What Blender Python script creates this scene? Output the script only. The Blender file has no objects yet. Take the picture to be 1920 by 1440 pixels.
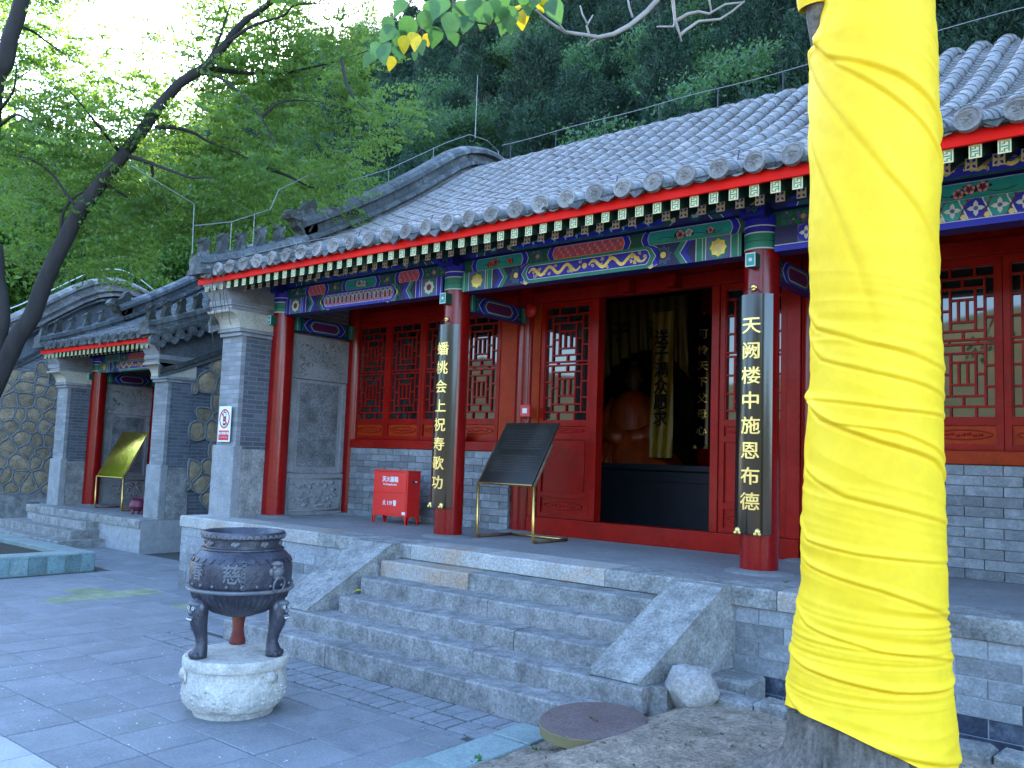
import bpy, math, random
import numpy as np
from mathutils import Vector, Matrix, noise
from mathutils.geometry import tessellate_polygon
S = bpy.context.scene
COL = S.collection
RAD = math.radians
random.seed(7)
RNG = np.random.default_rng(7)
# ------------------------------------------------------------------ camera
CAMP = Vector((6.6896, -7.0984, 0.8704)); CAMR = (1.6583, -0.0355, 0.6856); FPX = 1625.15
cam = bpy.data.objects.new('camera', bpy.data.cameras.new('camera')); COL.objects.link(cam)
cam.location = CAMP; cam.rotation_euler = CAMR
cam.data.sensor_width = 36; cam.data.lens = FPX / 1920 * 36
cam.data.clip_start = .05; cam.data.clip_end = 2000
S.camera = cam
from mathutils import Euler
MCAM = Euler(CAMR).to_matrix()
def at(px, py, d):
    "world point seen at photo pixel (px,py), d metres along the view axis"
    return CAMP + MCAM @ Vector(((px - 960) / FPX * d, -(py - 720) / FPX * d, -d))
def onz(px, py, z):
    r = MCAM @ Vector(((px - 960) / FPX, -(py - 720) / FPX, -1)); return CAMP + r * ((z - CAMP.z) / r.z)
def pix(P):
    v = MCAM.transposed() @ (Vector(P) - CAMP); return 960 + FPX * v.x / -v.z, 720 - FPX * v.y / -v.z, -v.z
# ------------------------------------------------------------------ light
SUN_EL, SUN_AZ = RAD(27), RAD(-50)            # sun stands behind the wooded hill, azimuth from +Y towards +X
world = bpy.data.worlds.new('World'); S.world = world; world.use_nodes = True
wn = world.node_tree; sky = wn.nodes.new('ShaderNodeTexSky'); sky.sky_type = 'NISHITA'; sky.sun_disc = False
sky.sun_elevation = SUN_EL; sky.sun_rotation = SUN_AZ; sky.air_density = 1.0; sky.dust_density = .6; sky.ozone_density = 3.5
wn.links.new(sky.outputs[0], wn.nodes['Background'].inputs[0]); wn.nodes['Background'].inputs[1].default_value = .15
sl = bpy.data.lights.new('sun', 'SUN'); sl.energy = 4.0; sl.angle = RAD(.5); sl.color = (1, .93, .82)
sun = bpy.data.objects.new('sun', sl); COL.objects.link(sun)
sd = Vector((math.sin(SUN_AZ) * math.cos(SUN_EL), math.cos(SUN_AZ) * math.cos(SUN_EL), math.sin(SUN_EL)))
sun.rotation_euler = sd.to_track_quat('Z', 'Y').to_euler(); sun.location = (0, 30, 40)
S.view_settings.view_transform = 'Standard'; S.view_settings.look = 'None'; S.view_settings.gamma = 1
S.view_settings.exposure = 3.15
S.render.engine = 'CYCLES'
S.cycles.use_denoising = True; S.cycles.max_bounces = 6; S.cycles.diffuse_bounces = 3; S.cycles.glossy_bounces = 3
S.cycles.transmission_bounces = 3; S.cycles.transparent_max_bounces = 6; S.cycles.caustics_reflective = False; S.cycles.caustics_refractive = False
# ------------------------------------------------------------------ materials
MATS = {}
SPECK = {'paver': (55, .22), 'paver_pale': (55, .2), 'stone': (48, .42), 'stone_rust': (48, .35), 'stone_step': (48, .42), 'floor_stone': (40, .25), 'brick': (60, .28), 'brick_pale': (40, .3), 'brick_damp': (40, .45), 'earth': (42, .5), 'white_stone': (60, .25), 'carved': (55, .3), 'carved_dark': (40, .5), 'tile': (45, .35), 'tile_dark': (40, .4), 'tile_moss': (40, .4), 'kerb_green': (50, .25), 'slate': (40, .3), 'rock': (45, .35), 'bark': (40, .45), 'rubble': (35, .4), 'plaster_dark': (30, .35), 'iron': (50, .35), 'felt': (60, .3), 'cream_stone': (50, .25), 'cloth': (14, .05), 'lacquer_col': (25, .18), 'lacquer': (30, .2), 'orange_lacquer': (30, .2)}
def lerp(a, b, t): return tuple(x + (y - x) * t for x, y in zip(a, b))
def mat(name, col, rough=.6, var=.2, scale=5, col2=None, bump=.15, bscale=None, metal=0, spec=.5, rand=0., coat=0., stain=None, stain_amt=.5, stain_scale=2.5, stretch=(1, 1, 1), transl=None, detail=6):
    if name in MATS: return MATS[name]
    m = bpy.data.materials.new(name); MATS[name] = m; m.use_nodes = True
    N, L = m.node_tree.nodes, m.node_tree.links
    p = N['Principled BSDF']
    p.inputs['Roughness'].default_value = rough; p.inputs['Metallic'].default_value = metal
    p.inputs['Specular IOR Level'].default_value = spec; p.inputs['Coat Weight'].default_value = coat; p.inputs['Coat Roughness'].default_value = .12
    tc = N.new('ShaderNodeTexCoord'); oi = N.new('ShaderNodeObjectInfo')
    mp = N.new('ShaderNodeMapping'); L.new(tc.outputs['Object'], mp.inputs[0]); mp.inputs['Scale'].default_value = stretch
    w = N.new('ShaderNodeMath'); w.operation = 'MULTIPLY'; w.inputs[1].default_value = 37.; L.new(oi.outputs['Random'], w.inputs[0])
    def nz(sc, det=detail, rgh=.6):
        n = N.new('ShaderNodeTexNoise'); n.noise_dimensions = '4D'; n.inputs['Scale'].default_value = sc; n.inputs['Detail'].default_value = det; n.inputs['Roughness'].default_value = rgh
        L.new(mp.outputs[0], n.inputs['Vector']); L.new(w.outputs[0], n.inputs['W']); return n.outputs['Fac']
    def ramp(f, a, b, p0=.3, p1=.7):
        r = N.new('ShaderNodeValToRGB'); L.new(f, r.inputs[0]); r.color_ramp.elements[0].position = p0; r.color_ramp.elements[1].position = p1
        r.color_ramp.elements[0].color = (*a, 1); r.color_ramp.elements[1].color = (*b, 1); return r.outputs[0]
    c2 = col2 or tuple(min(1, c * (1 + var)) for c in col)
    c1 = tuple(c * (1 - var) for c in col)
    c = ramp(nz(scale), c1, c2)
    if stain:
        f = ramp(nz(stain_scale, 8, .7), (0, 0, 0), (stain_amt,) * 3, .5, .68)
        mx = N.new('ShaderNodeMix'); mx.data_type = 'RGBA'; L.new(f, mx.inputs[0]); L.new(c, mx.inputs[6]); mx.inputs[7].default_value = (*stain, 1); c = mx.outputs[2]
    if rand:
        hs = N.new('ShaderNodeHueSaturation'); mr = N.new('ShaderNodeMapRange'); mr.inputs[3].default_value = 1 - rand; mr.inputs[4].default_value = 1 + rand
        L.new(oi.outputs['Random'], mr.inputs[0]); L.new(mr.outputs[0], hs.inputs['Value']); L.new(c, hs.inputs['Color']); c = hs.outputs[0]
    sk = SPECK.get(name)
    if sk:                                              # fine mineral grain
        n = N.new('ShaderNodeTexNoise'); n.noise_dimensions = '4D'; n.inputs['Scale'].default_value = sk[0]; n.inputs['Detail'].default_value = 3; n.inputs['Roughness'].default_value = .75
        L.new(tc.outputs['Object'], n.inputs['Vector']); L.new(w.outputs[0], n.inputs['W'])
        mr2 = N.new('ShaderNodeMapRange'); mr2.inputs[1].default_value = .32; mr2.inputs[2].default_value = .68; mr2.inputs[3].default_value = 1 - sk[1]; mr2.inputs[4].default_value = 1 + sk[1] * .9; L.new(n.outputs['Fac'], mr2.inputs[0])
        h2 = N.new('ShaderNodeHueSaturation'); L.new(mr2.outputs[0], h2.inputs['Value']); L.new(c, h2.inputs['Color']); c = h2.outputs[0]
    L.new(c, p.inputs['Base Color'])
    if rough > .2:
        rr = N.new('ShaderNodeMapRange'); rr.inputs[3].default_value = max(.02, rough - .12); rr.inputs[4].default_value = min(1, rough + .12); L.new(nz(scale * 2.3), rr.inputs[0]); L.new(rr.outputs[0], p.inputs['Roughness'])
    if bump:
        b = N.new('ShaderNodeBump'); b.inputs['Strength'].default_value = bump; b.inputs['Distance'].default_value = .02
        L.new(nz(bscale or scale * 6, 8, .65), b.inputs['Height']); L.new(b.outputs[0], p.inputs['Normal'])
    if transl:
        t = N.new('ShaderNodeBsdfTranslucent'); t.inputs[0].default_value = (*transl, 1)
        ms = N.new('ShaderNodeMixShader'); ms.inputs[0].default_value = .4; L.new(p.outputs[0], ms.inputs[1]); L.new(t.outputs[0], ms.inputs[2]); L.new(ms.outputs[0], N['Material Output'].inputs[0])
    return m
def brickmat(name, c1, c2, mortar, bw, bh, ms=.008, stain=None, rough=.85):
    if name in MATS: return MATS[name]
    m = mat(name, c1, rough, .2, 3, c2, bump=0, stain=stain)
    N, L = m.node_tree.nodes, m.node_tree.links; p = N['Principled BSDF']
    src = p.inputs['Base Color'].links[0].from_socket
    tc = N.new('ShaderNodeTexCoord'); sp = N.new('ShaderNodeSeparateXYZ'); L.new(tc.outputs['Object'], sp.inputs[0])
    ad = N.new('ShaderNodeMath'); L.new(sp.outputs[0], ad.inputs[0]); L.new(sp.outputs[1], ad.inputs[1])
    cb = N.new('ShaderNodeCombineXYZ'); L.new(ad.outputs[0], cb.inputs[0]); L.new(sp.outputs[2], cb.inputs[1])
    b = N.new('ShaderNodeTexBrick'); L.new(cb.outputs[0], b.inputs['Vector']); b.inputs['Scale'].default_value = 1; b.inputs['Brick Width'].default_value = bw; b.inputs['Row Height'].default_value = bh
    b.inputs['Mortar Size'].default_value = ms; b.inputs['Mortar Smooth'].default_value = .3; b.inputs['Color1'].default_value = (.75, .75, .75, 1); b.inputs['Color2'].default_value = (1.15, 1.15, 1.15, 1); b.inputs['Mortar'].default_value = (1, 1, 1, 1)
    ml = N.new('ShaderNodeMix'); ml.data_type = 'RGBA'; ml.blend_type = 'MULTIPLY'; ml.inputs[0].default_value = 1; L.new(src, ml.inputs[6]); L.new(b.outputs['Color'], ml.inputs[7])
    mx = N.new('ShaderNodeMix'); mx.data_type = 'RGBA'; L.new(b.outputs['Fac'], mx.inputs[0]); L.new(ml.outputs[2], mx.inputs[6]); mx.inputs[7].default_value = (*mortar, 1)
    L.new(mx.outputs[2], p.inputs['Base Color'])
    iv = N.new('ShaderNodeMath'); iv.operation = 'SUBTRACT'; iv.inputs[0].default_value = 1; L.new(b.outputs['Fac'], iv.inputs[1])
    bp = N.new('ShaderNodeBump'); bp.inputs['Strength'].default_value = .6; bp.inputs['Distance'].default_value = .01; L.new(iv.outputs[0], bp.inputs['Height']); L.new(bp.outputs[0], p.inputs['Normal'])
    return m
# palette
def M_(n): return MATS[n]
mat('lacquer', (.27, .006, .003), .38, .25, 3, spec=.12, bump=.05, coat=.05, stain=(.28, .05, .03), stain_amt=.25)
mat('lacquer_col', (.22, .004, .004), .22, .18, 2, spec=.28, bump=.04, coat=.12, stain=(.12, .01, .01), stain_amt=.4)
mat('orange_lacquer', (.33, .032, .004), .42, .2, 3, spec=.12, bump=.05, stain=(.22, .02, .01), stain_amt=.5)
mat('fascia_red', (.80, .006, .002), .6, .12, 4, spec=.2, bump=.05, stain=(.5, .01, .005), stain_amt=.3)
mat('box_red', (.70, .012, .008), .35, .1, 3, bump=.05, stain=(.45, .05, .04), stain_amt=.35, stain_scale=6)
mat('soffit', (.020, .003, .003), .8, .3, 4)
mat('rafter_green', (.012, .05, .03), .6, .3, 4)
mat('p_green', (.006, .20, .14), .45, .2, 6, bump=.03)
mat('p_teal', (.01, .30, .28), .45, .15, 6, bump=.03)
mat('p_dgreen', (.006, .085, .055), .45, .2, 6, bump=.03)
mat('p_blue', (.008, .012, .42), .45, .2, 6, bump=.03)
mat('p_navy', (.010, .012, .10), .5, .2, 6, bump=.03)
mat('p_violet', (.10, .09, .34), .5, .2, 6, bump=.03)
mat('p_white', (.62, .66, .66), .5, .1, 6, bump=.03)
mat('p_cream', (.72, .60, .29), .5, .12, 6, bump=.03)
mat('p_gold', (.72, .50, .12), .32, .25, 12, bump=.1, metal=.55)
mat('p_orange', (.72, .09, .03), .5, .15, 6, bump=.03)
mat('p_pink', (.72, .30, .34), .5, .2, 20, bump=.03)
mat('p_black', (.012, .012, .014), .5, .2, 6, bump=.03)
mat('p_brown', (.14, .02, .05), .5, .2, 6, bump=.03)
mat('tile', (.185, .172, .158), .55, .3, 6, rand=.28, bump=.3, stain=(.34, .35, .355), stain_amt=.75, stain_scale=4.5)
mat('tile_dark', (.075, .085, .09), .8, .35, 4, rand=.15, bump=.4, stain=(.28, .30, .31), stain_amt=.75, stain_scale=3)
mat('tile_moss', (.042, .048, .044), .85, .4, 5, rand=.15, bump=.4, stain=(.22, .24, .24), stain_amt=.7, stain_scale=4)
mat('brick', (.185, .195, .205), .85, .22, 8, rand=.30, bump=.3, stain=(.36, .37, .38), stain_amt=.6, stain_scale=7)
mat('mortar', (.30, .305, .31), .9, .2, 10, bump=.3)
mat('stone', (.25, .25, .24), .85, .4, 7, rand=.1, spec=.3, bump=.6, bscale=40, stain=(.11, .11, .105), stain_amt=.85, stain_scale=4)
mat('stone_rust', (.34, .33, .31), .8, .2, 3, rand=.1, bump=.35, bscale=40, stain=(.36, .20, .09), stain_amt=.9, stain_scale=1.3)
mat('stone_step', (.215, .21, .205), .85, .4, 9, rand=.1, spec=.25, bump=.5, bscale=45, stain=(.31, .31, .305), stain_amt=.6, stain_scale=6, stretch=(1, 1, .7))
mat('floor_stone', (.19, .195, .20), .75, .2, 1.2, rand=.1, bump=.15, stain=(.32, .32, .315), stain_amt=.6, stain_scale=.9)
mat('paver', (.205, .212, .225), .75, .2, 2.5, rand=.06, spec=.3, bump=.18, bscale=60, stain=(.15, .17, .145), stain_amt=.5, stain_scale=1.1)
mat('paver_joint', (.055, .06, .055), .9, .3, 8)
mat('slate', (.12, .19, .20), .7, .3, 4, rand=.25, bump=.25, stain=(.24, .30, .30), stain_amt=.6)
mat('kerb_green', (.20, .255, .245), .75, .2, 4, rand=.12, bump=.25)
mat('white_stone', (.52, .49, .445), .85, .2, 9, spec=.25, bump=.9, bscale=24, stain=(.27, .27, .25), stain_amt=.7, stain_scale=5)
mat('rubble', (.29, .225, .14), .85, .35, 7, rand=.25, bump=.6, bscale=14, stain=(.13, .115, .09), stain_amt=.7, stain_scale=5)
mat('grey_mortar', (.165, .185, .20), .9, .2, 9, bump=.4)
mat('wet_stone', (.035, .05, .075), .35, .5, 3, bump=.4, stain=(.16, .19, .21), stain_amt=.6, stain_scale=3)
mat('plaster_dark', (.075, .085, .095), .85, .35, 2.2, bump=.3, stain=(.19, .21, .22), stain_amt=.6, stain_scale=2, stretch=(1, 1, .3))
mat('carved', (.27, .275, .28), .85, .2, 5, bump=.5, bscale=22, stain=(.12, .13, .14), stain_amt=.6, stain_scale=1.6)
mat('carved_dark', (.17, .18, .185), .9, .4, 5, bump=.6, bscale=18, stain=(.07, .075, .085), stain_amt=.9, stain_scale=3)
mat('cream_stone', (.44, .42, .34), .8, .2, 5, bump=.3, stain=(.25, .24, .2), stain_amt=.5)
mat('earth', (.265, .215, .162), .95, .4, 9, bump=1., bscale=26, stain=(.085, .08, .055), stain_amt=.85, stain_scale=2.2)
mat('soil', (.035, .028, .02), .95, .4, 12, bump=.8)
mat('bark', (.15, .13, .112), .95, .45, 7, bump=1., bscale=14, stretch=(1, 1, .22), stain=(.05, .045, .04), stain_amt=.8, stain_scale=6)
mat('bark_dark', (.024, .021, .020), .95, .4, 6, bump=.8, bscale=16, stretch=(1, 1, .3))
mat('twig_pale', (.30, .27, .25), .8, .3, 9, bump=.3)
mat('twig_brown', (.10, .065, .04), .9, .3, 9)
mat('brass', (.62, .40, .12), .3, .25, 9, metal=.9, bump=.1, stain=(.25, .13, .05), stain_amt=.5, stain_scale=9)
mat('gold_leaf', (.85, .62, .20), .32, .15, 20, metal=.7, bump=.08)
mat('rust_tube', (.13, .07, .04), .8, .4, 20, bump=.4)
mat('mirror_gold', (.80, .56, .07), .08, .1, 5, metal=1, bump=.10, bscale=5)
mat('board_dark', (.022, .020, .016), .35, .3, 2, bump=.03, stain=(.07, .06, .045), stain_amt=.4)
mat('board_line', (.05, .05, .048), .5, .3, 30)
mat('black_lacquer', (.004, .005, .006), .16, .3, 3, bump=.03, coat=.15)
mat('white_paint', (.72, .74, .76), .5, .06, 6, bump=.02)
mat('sign_red', (.55, .02, .03), .5, .1, 6, bump=.02)
mat('pink_print', (.62, .30, .30), .5, .1, 6)
mat('dark_print', (.02, .03, .03), .5, .1, 6)
mat('iron', (.045, .045, .062), .42, .4, 5, metal=.25, bump=.35, stain=(.13, .14, .17), stain_amt=.6, stain_scale=7)  # pale bluish blotches paint highlights onto the dark iron
mat('iron_light', (.14, .15, .17), .55, .4, 6, metal=.2, bump=.3, stain=(.2, .12, .07), stain_amt=.5)
mat('iron_rust', (.15, .022, .018), .7, .4, 6, bump=.4, stain=(.3, .1, .04), stain_amt=.5)
mat('ash', (.45, .45, .46), .95, .2, 12, bump=.6)
mat('felt', (.13, .088, .080), .95, .2, 6, bump=.3, bscale=80, stain=(.20, .16, .17), stain_amt=.6)
mat('brass_dull', (.27, .225, .11), .45, .2, 6, metal=.5, bump=.15, stain=(.2, .16, .08), stain_amt=.4)
mat('rock', (.27, .25, .235), .9, .2, 4, bump=.7, bscale=12, stain=(.45, .44, .43), stain_amt=.7, stain_scale=3)
mat('glass_dark', (.010, .013, .013), .03, .1, 1, bump=0, spec=1.0)
mat('wire', (.26, .27, .27), .45, .2, 20, metal=.4, bump=0)
mat('alarm_red', (.55, .02, .015), .4, .1, 6, bump=0)
mat('robe', (.36, .05, .004), .4, .5, 5, bump=1., bscale=12, stretch=(1, 1, .25), spec=.7)
mat('skin_paint', (.10, .05, .03), .5, .1, 6)
mat('hair_black', (.01, .01, .012), .5, .1, 6)
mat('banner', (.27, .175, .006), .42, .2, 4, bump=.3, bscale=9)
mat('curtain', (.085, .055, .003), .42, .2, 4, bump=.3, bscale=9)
mat('altar', (.010, .012, .018), .5, .2, 4, bump=.1)
mat('wall_plain', (.12, .11, .10), .9, .2, 3)
mat('cloth', (.98, .61, .012), .6, .05, 3, (1., .66, .02), bump=.05, bscale=140, spec=.35)
mat('leaf_a', (.055, .150, .032), .55, .4, .55, (.15, .27, .045), bump=0, rand=.25, transl=(.24, .42, .05), detail=2)
mat('leaf_b', (.035, .115, .050), .55, .45, .5, (.085, .19, .08), bump=0, rand=.25, transl=(.10, .22, .05), detail=2)
mat('leaf_c', (.016, .056, .034), .6, .45, .6, (.042, .105, .062), bump=0, rand=.25, transl=(.03, .08, .04), detail=2)
mat('leaf_big', (.055, .14, .050), .5, .3, 9, bump=.1, rand=.25, transl=(.12, .30, .05))
mat('leaf_yellow', (.62, .48, .02), .5, .3, 9, bump=.1, rand=.1, transl=(.7, .5, .02))
mat('grass', (.05, .16, .03), .6, .3, 9, bump=0, rand=.3, transl=(.1, .25, .03))
mat('hill_ground', (.055, .055, .028), .95, .4, .6, bump=.6, bscale=3)
mat('far_hill', (.17, .135, .075), .95, .35, .03, (.12, .12, .05), bump=1., bscale=.15, stain=(.035, .075, .02), stain_amt=.95, stain_scale=.12)
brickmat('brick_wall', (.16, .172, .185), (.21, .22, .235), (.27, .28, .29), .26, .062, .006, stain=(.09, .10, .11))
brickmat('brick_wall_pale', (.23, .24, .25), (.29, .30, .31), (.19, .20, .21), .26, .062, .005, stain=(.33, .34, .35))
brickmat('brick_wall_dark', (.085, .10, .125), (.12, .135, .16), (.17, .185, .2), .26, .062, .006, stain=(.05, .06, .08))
# ------------------------------------------------------------------ mesh helpers
def put(o, parent=None):
    COL.objects.link(o)
    if parent is not None: o.parent = parent
    return o
def tag(o, label=None, cat=None, group=None, kind=None):
    if label: o['label'] = label
    if cat: o['category'] = cat
    if group: o['group'] = group
    if kind: o['kind'] = kind
    return o
def empty(name, loc=(0, 0, 0), rz=0, parent=None):
    o = bpy.data.objects.new(name, None); o.location = loc; o.rotation_euler = (0, 0, rz); o.empty_display_size = .2
    return put(o, parent)
def copy_of(o, parent, loc=None, rot=None, name=None):
    c = o.copy(); 
    if name: c.name = name
    if loc is not None: c.location = loc
    if rot is not None: c.rotation_euler = rot
    c.parent = parent; COL.objects.link(c); return c
class MB:
    def __init__(s): s.v = []; s.f = []
    def add(s, vs, fs):
        o = len(s.v); s.v += [tuple(v) for v in vs]; s.f += [tuple(i + o for i in f) for f in fs]; return s
    def box(s, x0, x1, y0, y1, z0, z1):
        return s.add([(x0, y0, z0), (x1, y0, z0), (x1, y1, z0), (x0, y1, z0), (x0, y0, z1), (x1, y0, z1), (x1, y1, z1), (x0, y1, z1)],
                     [(3, 2, 1, 0), (4, 5, 6, 7), (0, 1, 5, 4), (1, 2, 6, 5), (2, 3, 7, 6), (3, 0, 4, 7)])
    def cbox(s, x0, x1, y0, y1, z0, z1, c=.01, j=0):
        "box with every vertical and top edge chamfered"
        vs = []
        for z, ins in ((z0, 0), (z1 - c, 0), (z1, c)):
            for (x, y) in ((x0 + c, y0), (x1 - c, y0), (x1, y0 + c), (x1, y1 - c), (x1 - c, y1), (x0 + c, y1), (x0, y1 - c), (x0, y0 + c)):
                cx, cy = (x0 + x1) / 2, (y0 + y1) / 2
                xx = x - math.copysign(min(ins, abs(x - cx)), x - cx); yy = y - math.copysign(min(ins, abs(y - cy)), y - cy)
                vs.append((xx + random.uniform(-j, j), yy + random.uniform(-j, j), z + random.uniform(-j, j)))
        fs = [tuple(range(16, 24)), tuple(range(7, -1, -1))]
        for k in (0, 8):
            for i in range(8): fs.append((k + i, k + (i + 1) % 8, k + 8 + (i + 1) % 8, k + 8 + i))
        return s.add(vs, fs)
    def prism(s, poly, axis, a, b):
        "extrude a 2-D polygon from a to b along axis (x: poly=(y,z); y: poly=(x,z); z: poly=(x,y))"
        def P(p, t): return {'x': (t, p[0], p[1]), 'y': (p[0], t, p[1]), 'z': (p[0], p[1], t)}[axis]
        n = len(poly); vs = [P(p, a) for p in poly] + [P(p, b) for p in poly]
        tri = tessellate_polygon([[Vector((p[0], p[1], 0)) for p in poly]])
        fs = [t for t in tri] + [tuple(i + n for i in reversed(t)) for t in tri] + [(i, (i + 1) % n, n + (i + 1) % n, n + i) for i in range(n)]
        return s.add(vs, fs)
    def tube(s, path, r, n=8, cap=True):
        path = [Vector(p) for p in path]; m = len(path); rr = r if isinstance(r, (list, tuple)) else [r] * m
        up = Vector((0, 0, 1)); vs = []; prev = None
        for i, p in enumerate(path):
            d = (path[min(i + 1, m - 1)] - path[max(i - 1, 0)])
            d = d.normalized() if d.length > 1e-9 else Vector((0, 0, 1))
            if prev is None: u = d.cross(up) if abs(d.dot(up)) < .95 else d.cross(Vector((1, 0, 0)))
            else: u = prev - d * prev.dot(d)
            u.normalize(); prev = u; w = d.cross(u)
            for k in range(n):
                a = 2 * math.pi * k / n; vs.append(p + (u * math.cos(a) + w * math.sin(a)) * rr[i])
        fs = [(i * n + k, i * n + (k + 1) % n, (i + 1) * n + (k + 1) % n, (i + 1) * n + k) for i in range(m - 1) for k in range(n)]
        if cap: fs += [tuple(range(n - 1, -1, -1)), tuple((m - 1) * n + k for k in range(n))]
        return s.add(vs, fs)
    def lathe(s, prof, c=(0, 0, 0), n=32, fn=None):
        vs = []; m = len(prof)
        for i, (r, z) in enumerate(prof):
            for k in range(n):
                a = 2 * math.pi * k / n; q = r if fn is None else fn(r, z, a); vs.append((c[0] + q * math.cos(a), c[1] + q * math.sin(a), c[2] + z))
        fs = [(i * n + k, i * n + (k + 1) % n, (i + 1) * n + (k + 1) % n, (i + 1) * n + k) for i in range(m - 1) for k in range(n)]
        if prof[0][0] > 1e-6: fs.append(tuple(range(n - 1, -1, -1)))
        if prof[-1][0] > 1e-6: fs.append(tuple((m - 1) * n + k for k in range(n)))
        return s.add(vs, fs)
    def blob(s, c, r, n=10, m=7, amp=0., sc=3., seed=0):
        c = Vector(c); r = Vector(r) if hasattr(r, '__len__') else Vector((r, r, r)); vs = []; fs = []
        for i in range(m + 1):
            t = math.pi * i / m
            for k in range(n):
                a = 2 * math.pi * k / n; d = Vector((math.sin(t) * math.cos(a), math.sin(t) * math.sin(a), math.cos(t)))
                q = 1 + amp * noise.noise(d * sc + Vector((seed, seed * .7, 0))); vs.append((c.x + d.x * r.x * q, c.y + d.y * r.y * q, c.z + d.z * r.z * q))
        for i in range(m):
            for k in range(n): fs.append((i * n + k, (i + 1) * n + k, (i + 1) * n + (k + 1) % n, i * n + (k + 1) % n))
        return s.add(vs, fs)
    def mesh(s, name, smooth=False):
        me = bpy.data.meshes.new(name); me.from_pydata(s.v, [], s.f); me.validate(verbose=False)
        if smooth:
            me.shade_smooth()
            if smooth == 'auto': 
                me.set_sharp_from_angle(angle=RAD(38))
        return me
    def build(s, name, m, parent=None, smooth=False, loc=None, bevel=0, seg=2):
        o = bpy.data.objects.new(name, s.mesh(name, smooth)); o.data.materials.append(MATS[m] if isinstance(m, str) else m)
        if loc is not None: o.location = loc
        if bevel:
            b = o.modifiers.new('bevel', 'BEVEL'); b.width = bevel; b.segments = seg; b.limit_method = 'ANGLE'; b.angle_limit = RAD(40)
        return put(o, parent)
def np_mesh(name, V, F, m, parent=None, smooth=False):
    me = bpy.data.meshes.new(name); V = np.asarray(V, np.float32); F = np.asarray(F, np.int32); k = F.shape[1]
    me.vertices.add(len(V)); me.vertices.foreach_set('co', V.ravel()); me.loops.add(F.size); me.loops.foreach_set('vertex_index', F.ravel())
    me.polygons.add(len(F)); me.polygons.foreach_set('loop_start', np.arange(0, F.size, k, dtype=np.int32)); me.polygons.foreach_set('loop_total', np.full(len(F), k, np.int32))
    me.update(calc_edges=True)
    if smooth: me.shade_smooth()
    me.materials.append(MATS[m]); o = bpy.data.objects.new(name, me)
    return put(o, parent)
_tc = bpy.data.curves.new('glyphs', 'FONT'); _to = bpy.data.objects.new('glyphs', _tc); COL.objects.link(_to)
def glyph(ch, size, bold=.0, ext=.003):
    "mesh data (verts, faces) of a text, centred, in the XY plane"
    _tc.body = ch; _tc.size = size; _tc.offset = 0; _tc.extrude = ext; _tc.align_x = 'CENTER'
    _tc.resolution_u = 3
    dg = bpy.context.evaluated_depsgraph_get(); me = _to.evaluated_get(dg).to_mesh()
    V = [v.co.copy() for v in me.vertices]; F = [tuple(p.vertices) for p in me.polygons]; _to.evaluated_get(dg).to_mesh_clear()
    if not V: return [], []
    cx = (min(v.x for v in V) + max(v.x for v in V)) / 2; cy = (min(v.y for v in V) + max(v.y for v in V)) / 2
    V = [Vector((v.x - cx, v.y - cy, v.z)) for v in V]
    if bold:                                             # heavier strokes: shifted copies, each a hair lower
        b = bold * size * 1.4; n = len(V); V0, F0 = V, F; V, F = list(V0), list(F0)
        for k, (dx, dy) in enumerate(((b, 0), (-b, 0), (0, b), (0, -b))):
            V += [Vector((v.x + dx, v.y + dy, v.z - .00012 * (k + 1))) for v in V0]; F += [tuple(i + n * (k + 1) for i in f) for f in F0]
    return V, F
import bmesh
def fine(V, F, L=.022):
    "triangulate and split long edges so that the shape can be bent"
    bm = bmesh.new(); vs = [bm.verts.new(v) for v in V]
    for f in F:
        try: bm.faces.new([vs[i] for i in f])
        except ValueError: pass
    for _ in range(3):
        es = [e for e in bm.edges if e.calc_length() > L]
        if not es: break
        bmesh.ops.subdivide_edges(bm, edges=es, cuts=1); bmesh.ops.triangulate(bm, faces=[f for f in bm.faces if len(f.verts) > 4])
    bm.verts.index_update(); V2 = [v.co.copy() for v in bm.verts]; F2 = [tuple(v.index for v in f.verts) for f in bm.faces]; bm.free(); return V2, F2
GZ = -.9187
# ------------------------------------------------------------------ setting: ground, hill, far hill
def struct(o): o['kind'] = 'structure'; return o
struct(MB().add([(-400, -400, -1.4), (400, -400, -1.4), (400, 400, -1.4), (-400, 400, -1.4)], [(0, 1, 2, 3)]).build('ground', 'earth'))
def hill_z(x, y):
    k = max(0., y - 8.6 + .04 * x)
    sl_ = 1.10
    h = .2 + sl_ * k + 1.1 * noise.noise(Vector((x * .09, y * .09, 0))) * min(1, k / 5) + .35 * noise.noise(Vector((x * .3, y * .3, 5))) * min(1, k / 3)
    h = h if h < 52 else 52 + (h - 52) * .3
    return -1.45 + h
xs = np.concatenate([np.linspace(-140, -50, 16)[:-1], np.linspace(-50, 30, 70), np.linspace(30, 120, 14)[1:]])
ys = np.concatenate([np.linspace(8, 40, 46), np.linspace(40, 90, 22)[1:], np.linspace(90, 190, 12)[1:]])
nx, ny = len(xs), len(ys)
np_mesh('hill', [(x, y, hill_z(x, y)) for y in ys for x in xs], [(j * nx + i, j * nx + i + 1, (j + 1) * nx + i + 1, (j + 1) * nx + i) for j in range(ny - 1) for i in range(nx - 1)], 'hill_ground', smooth=True)['kind'] = 'structure'
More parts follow.
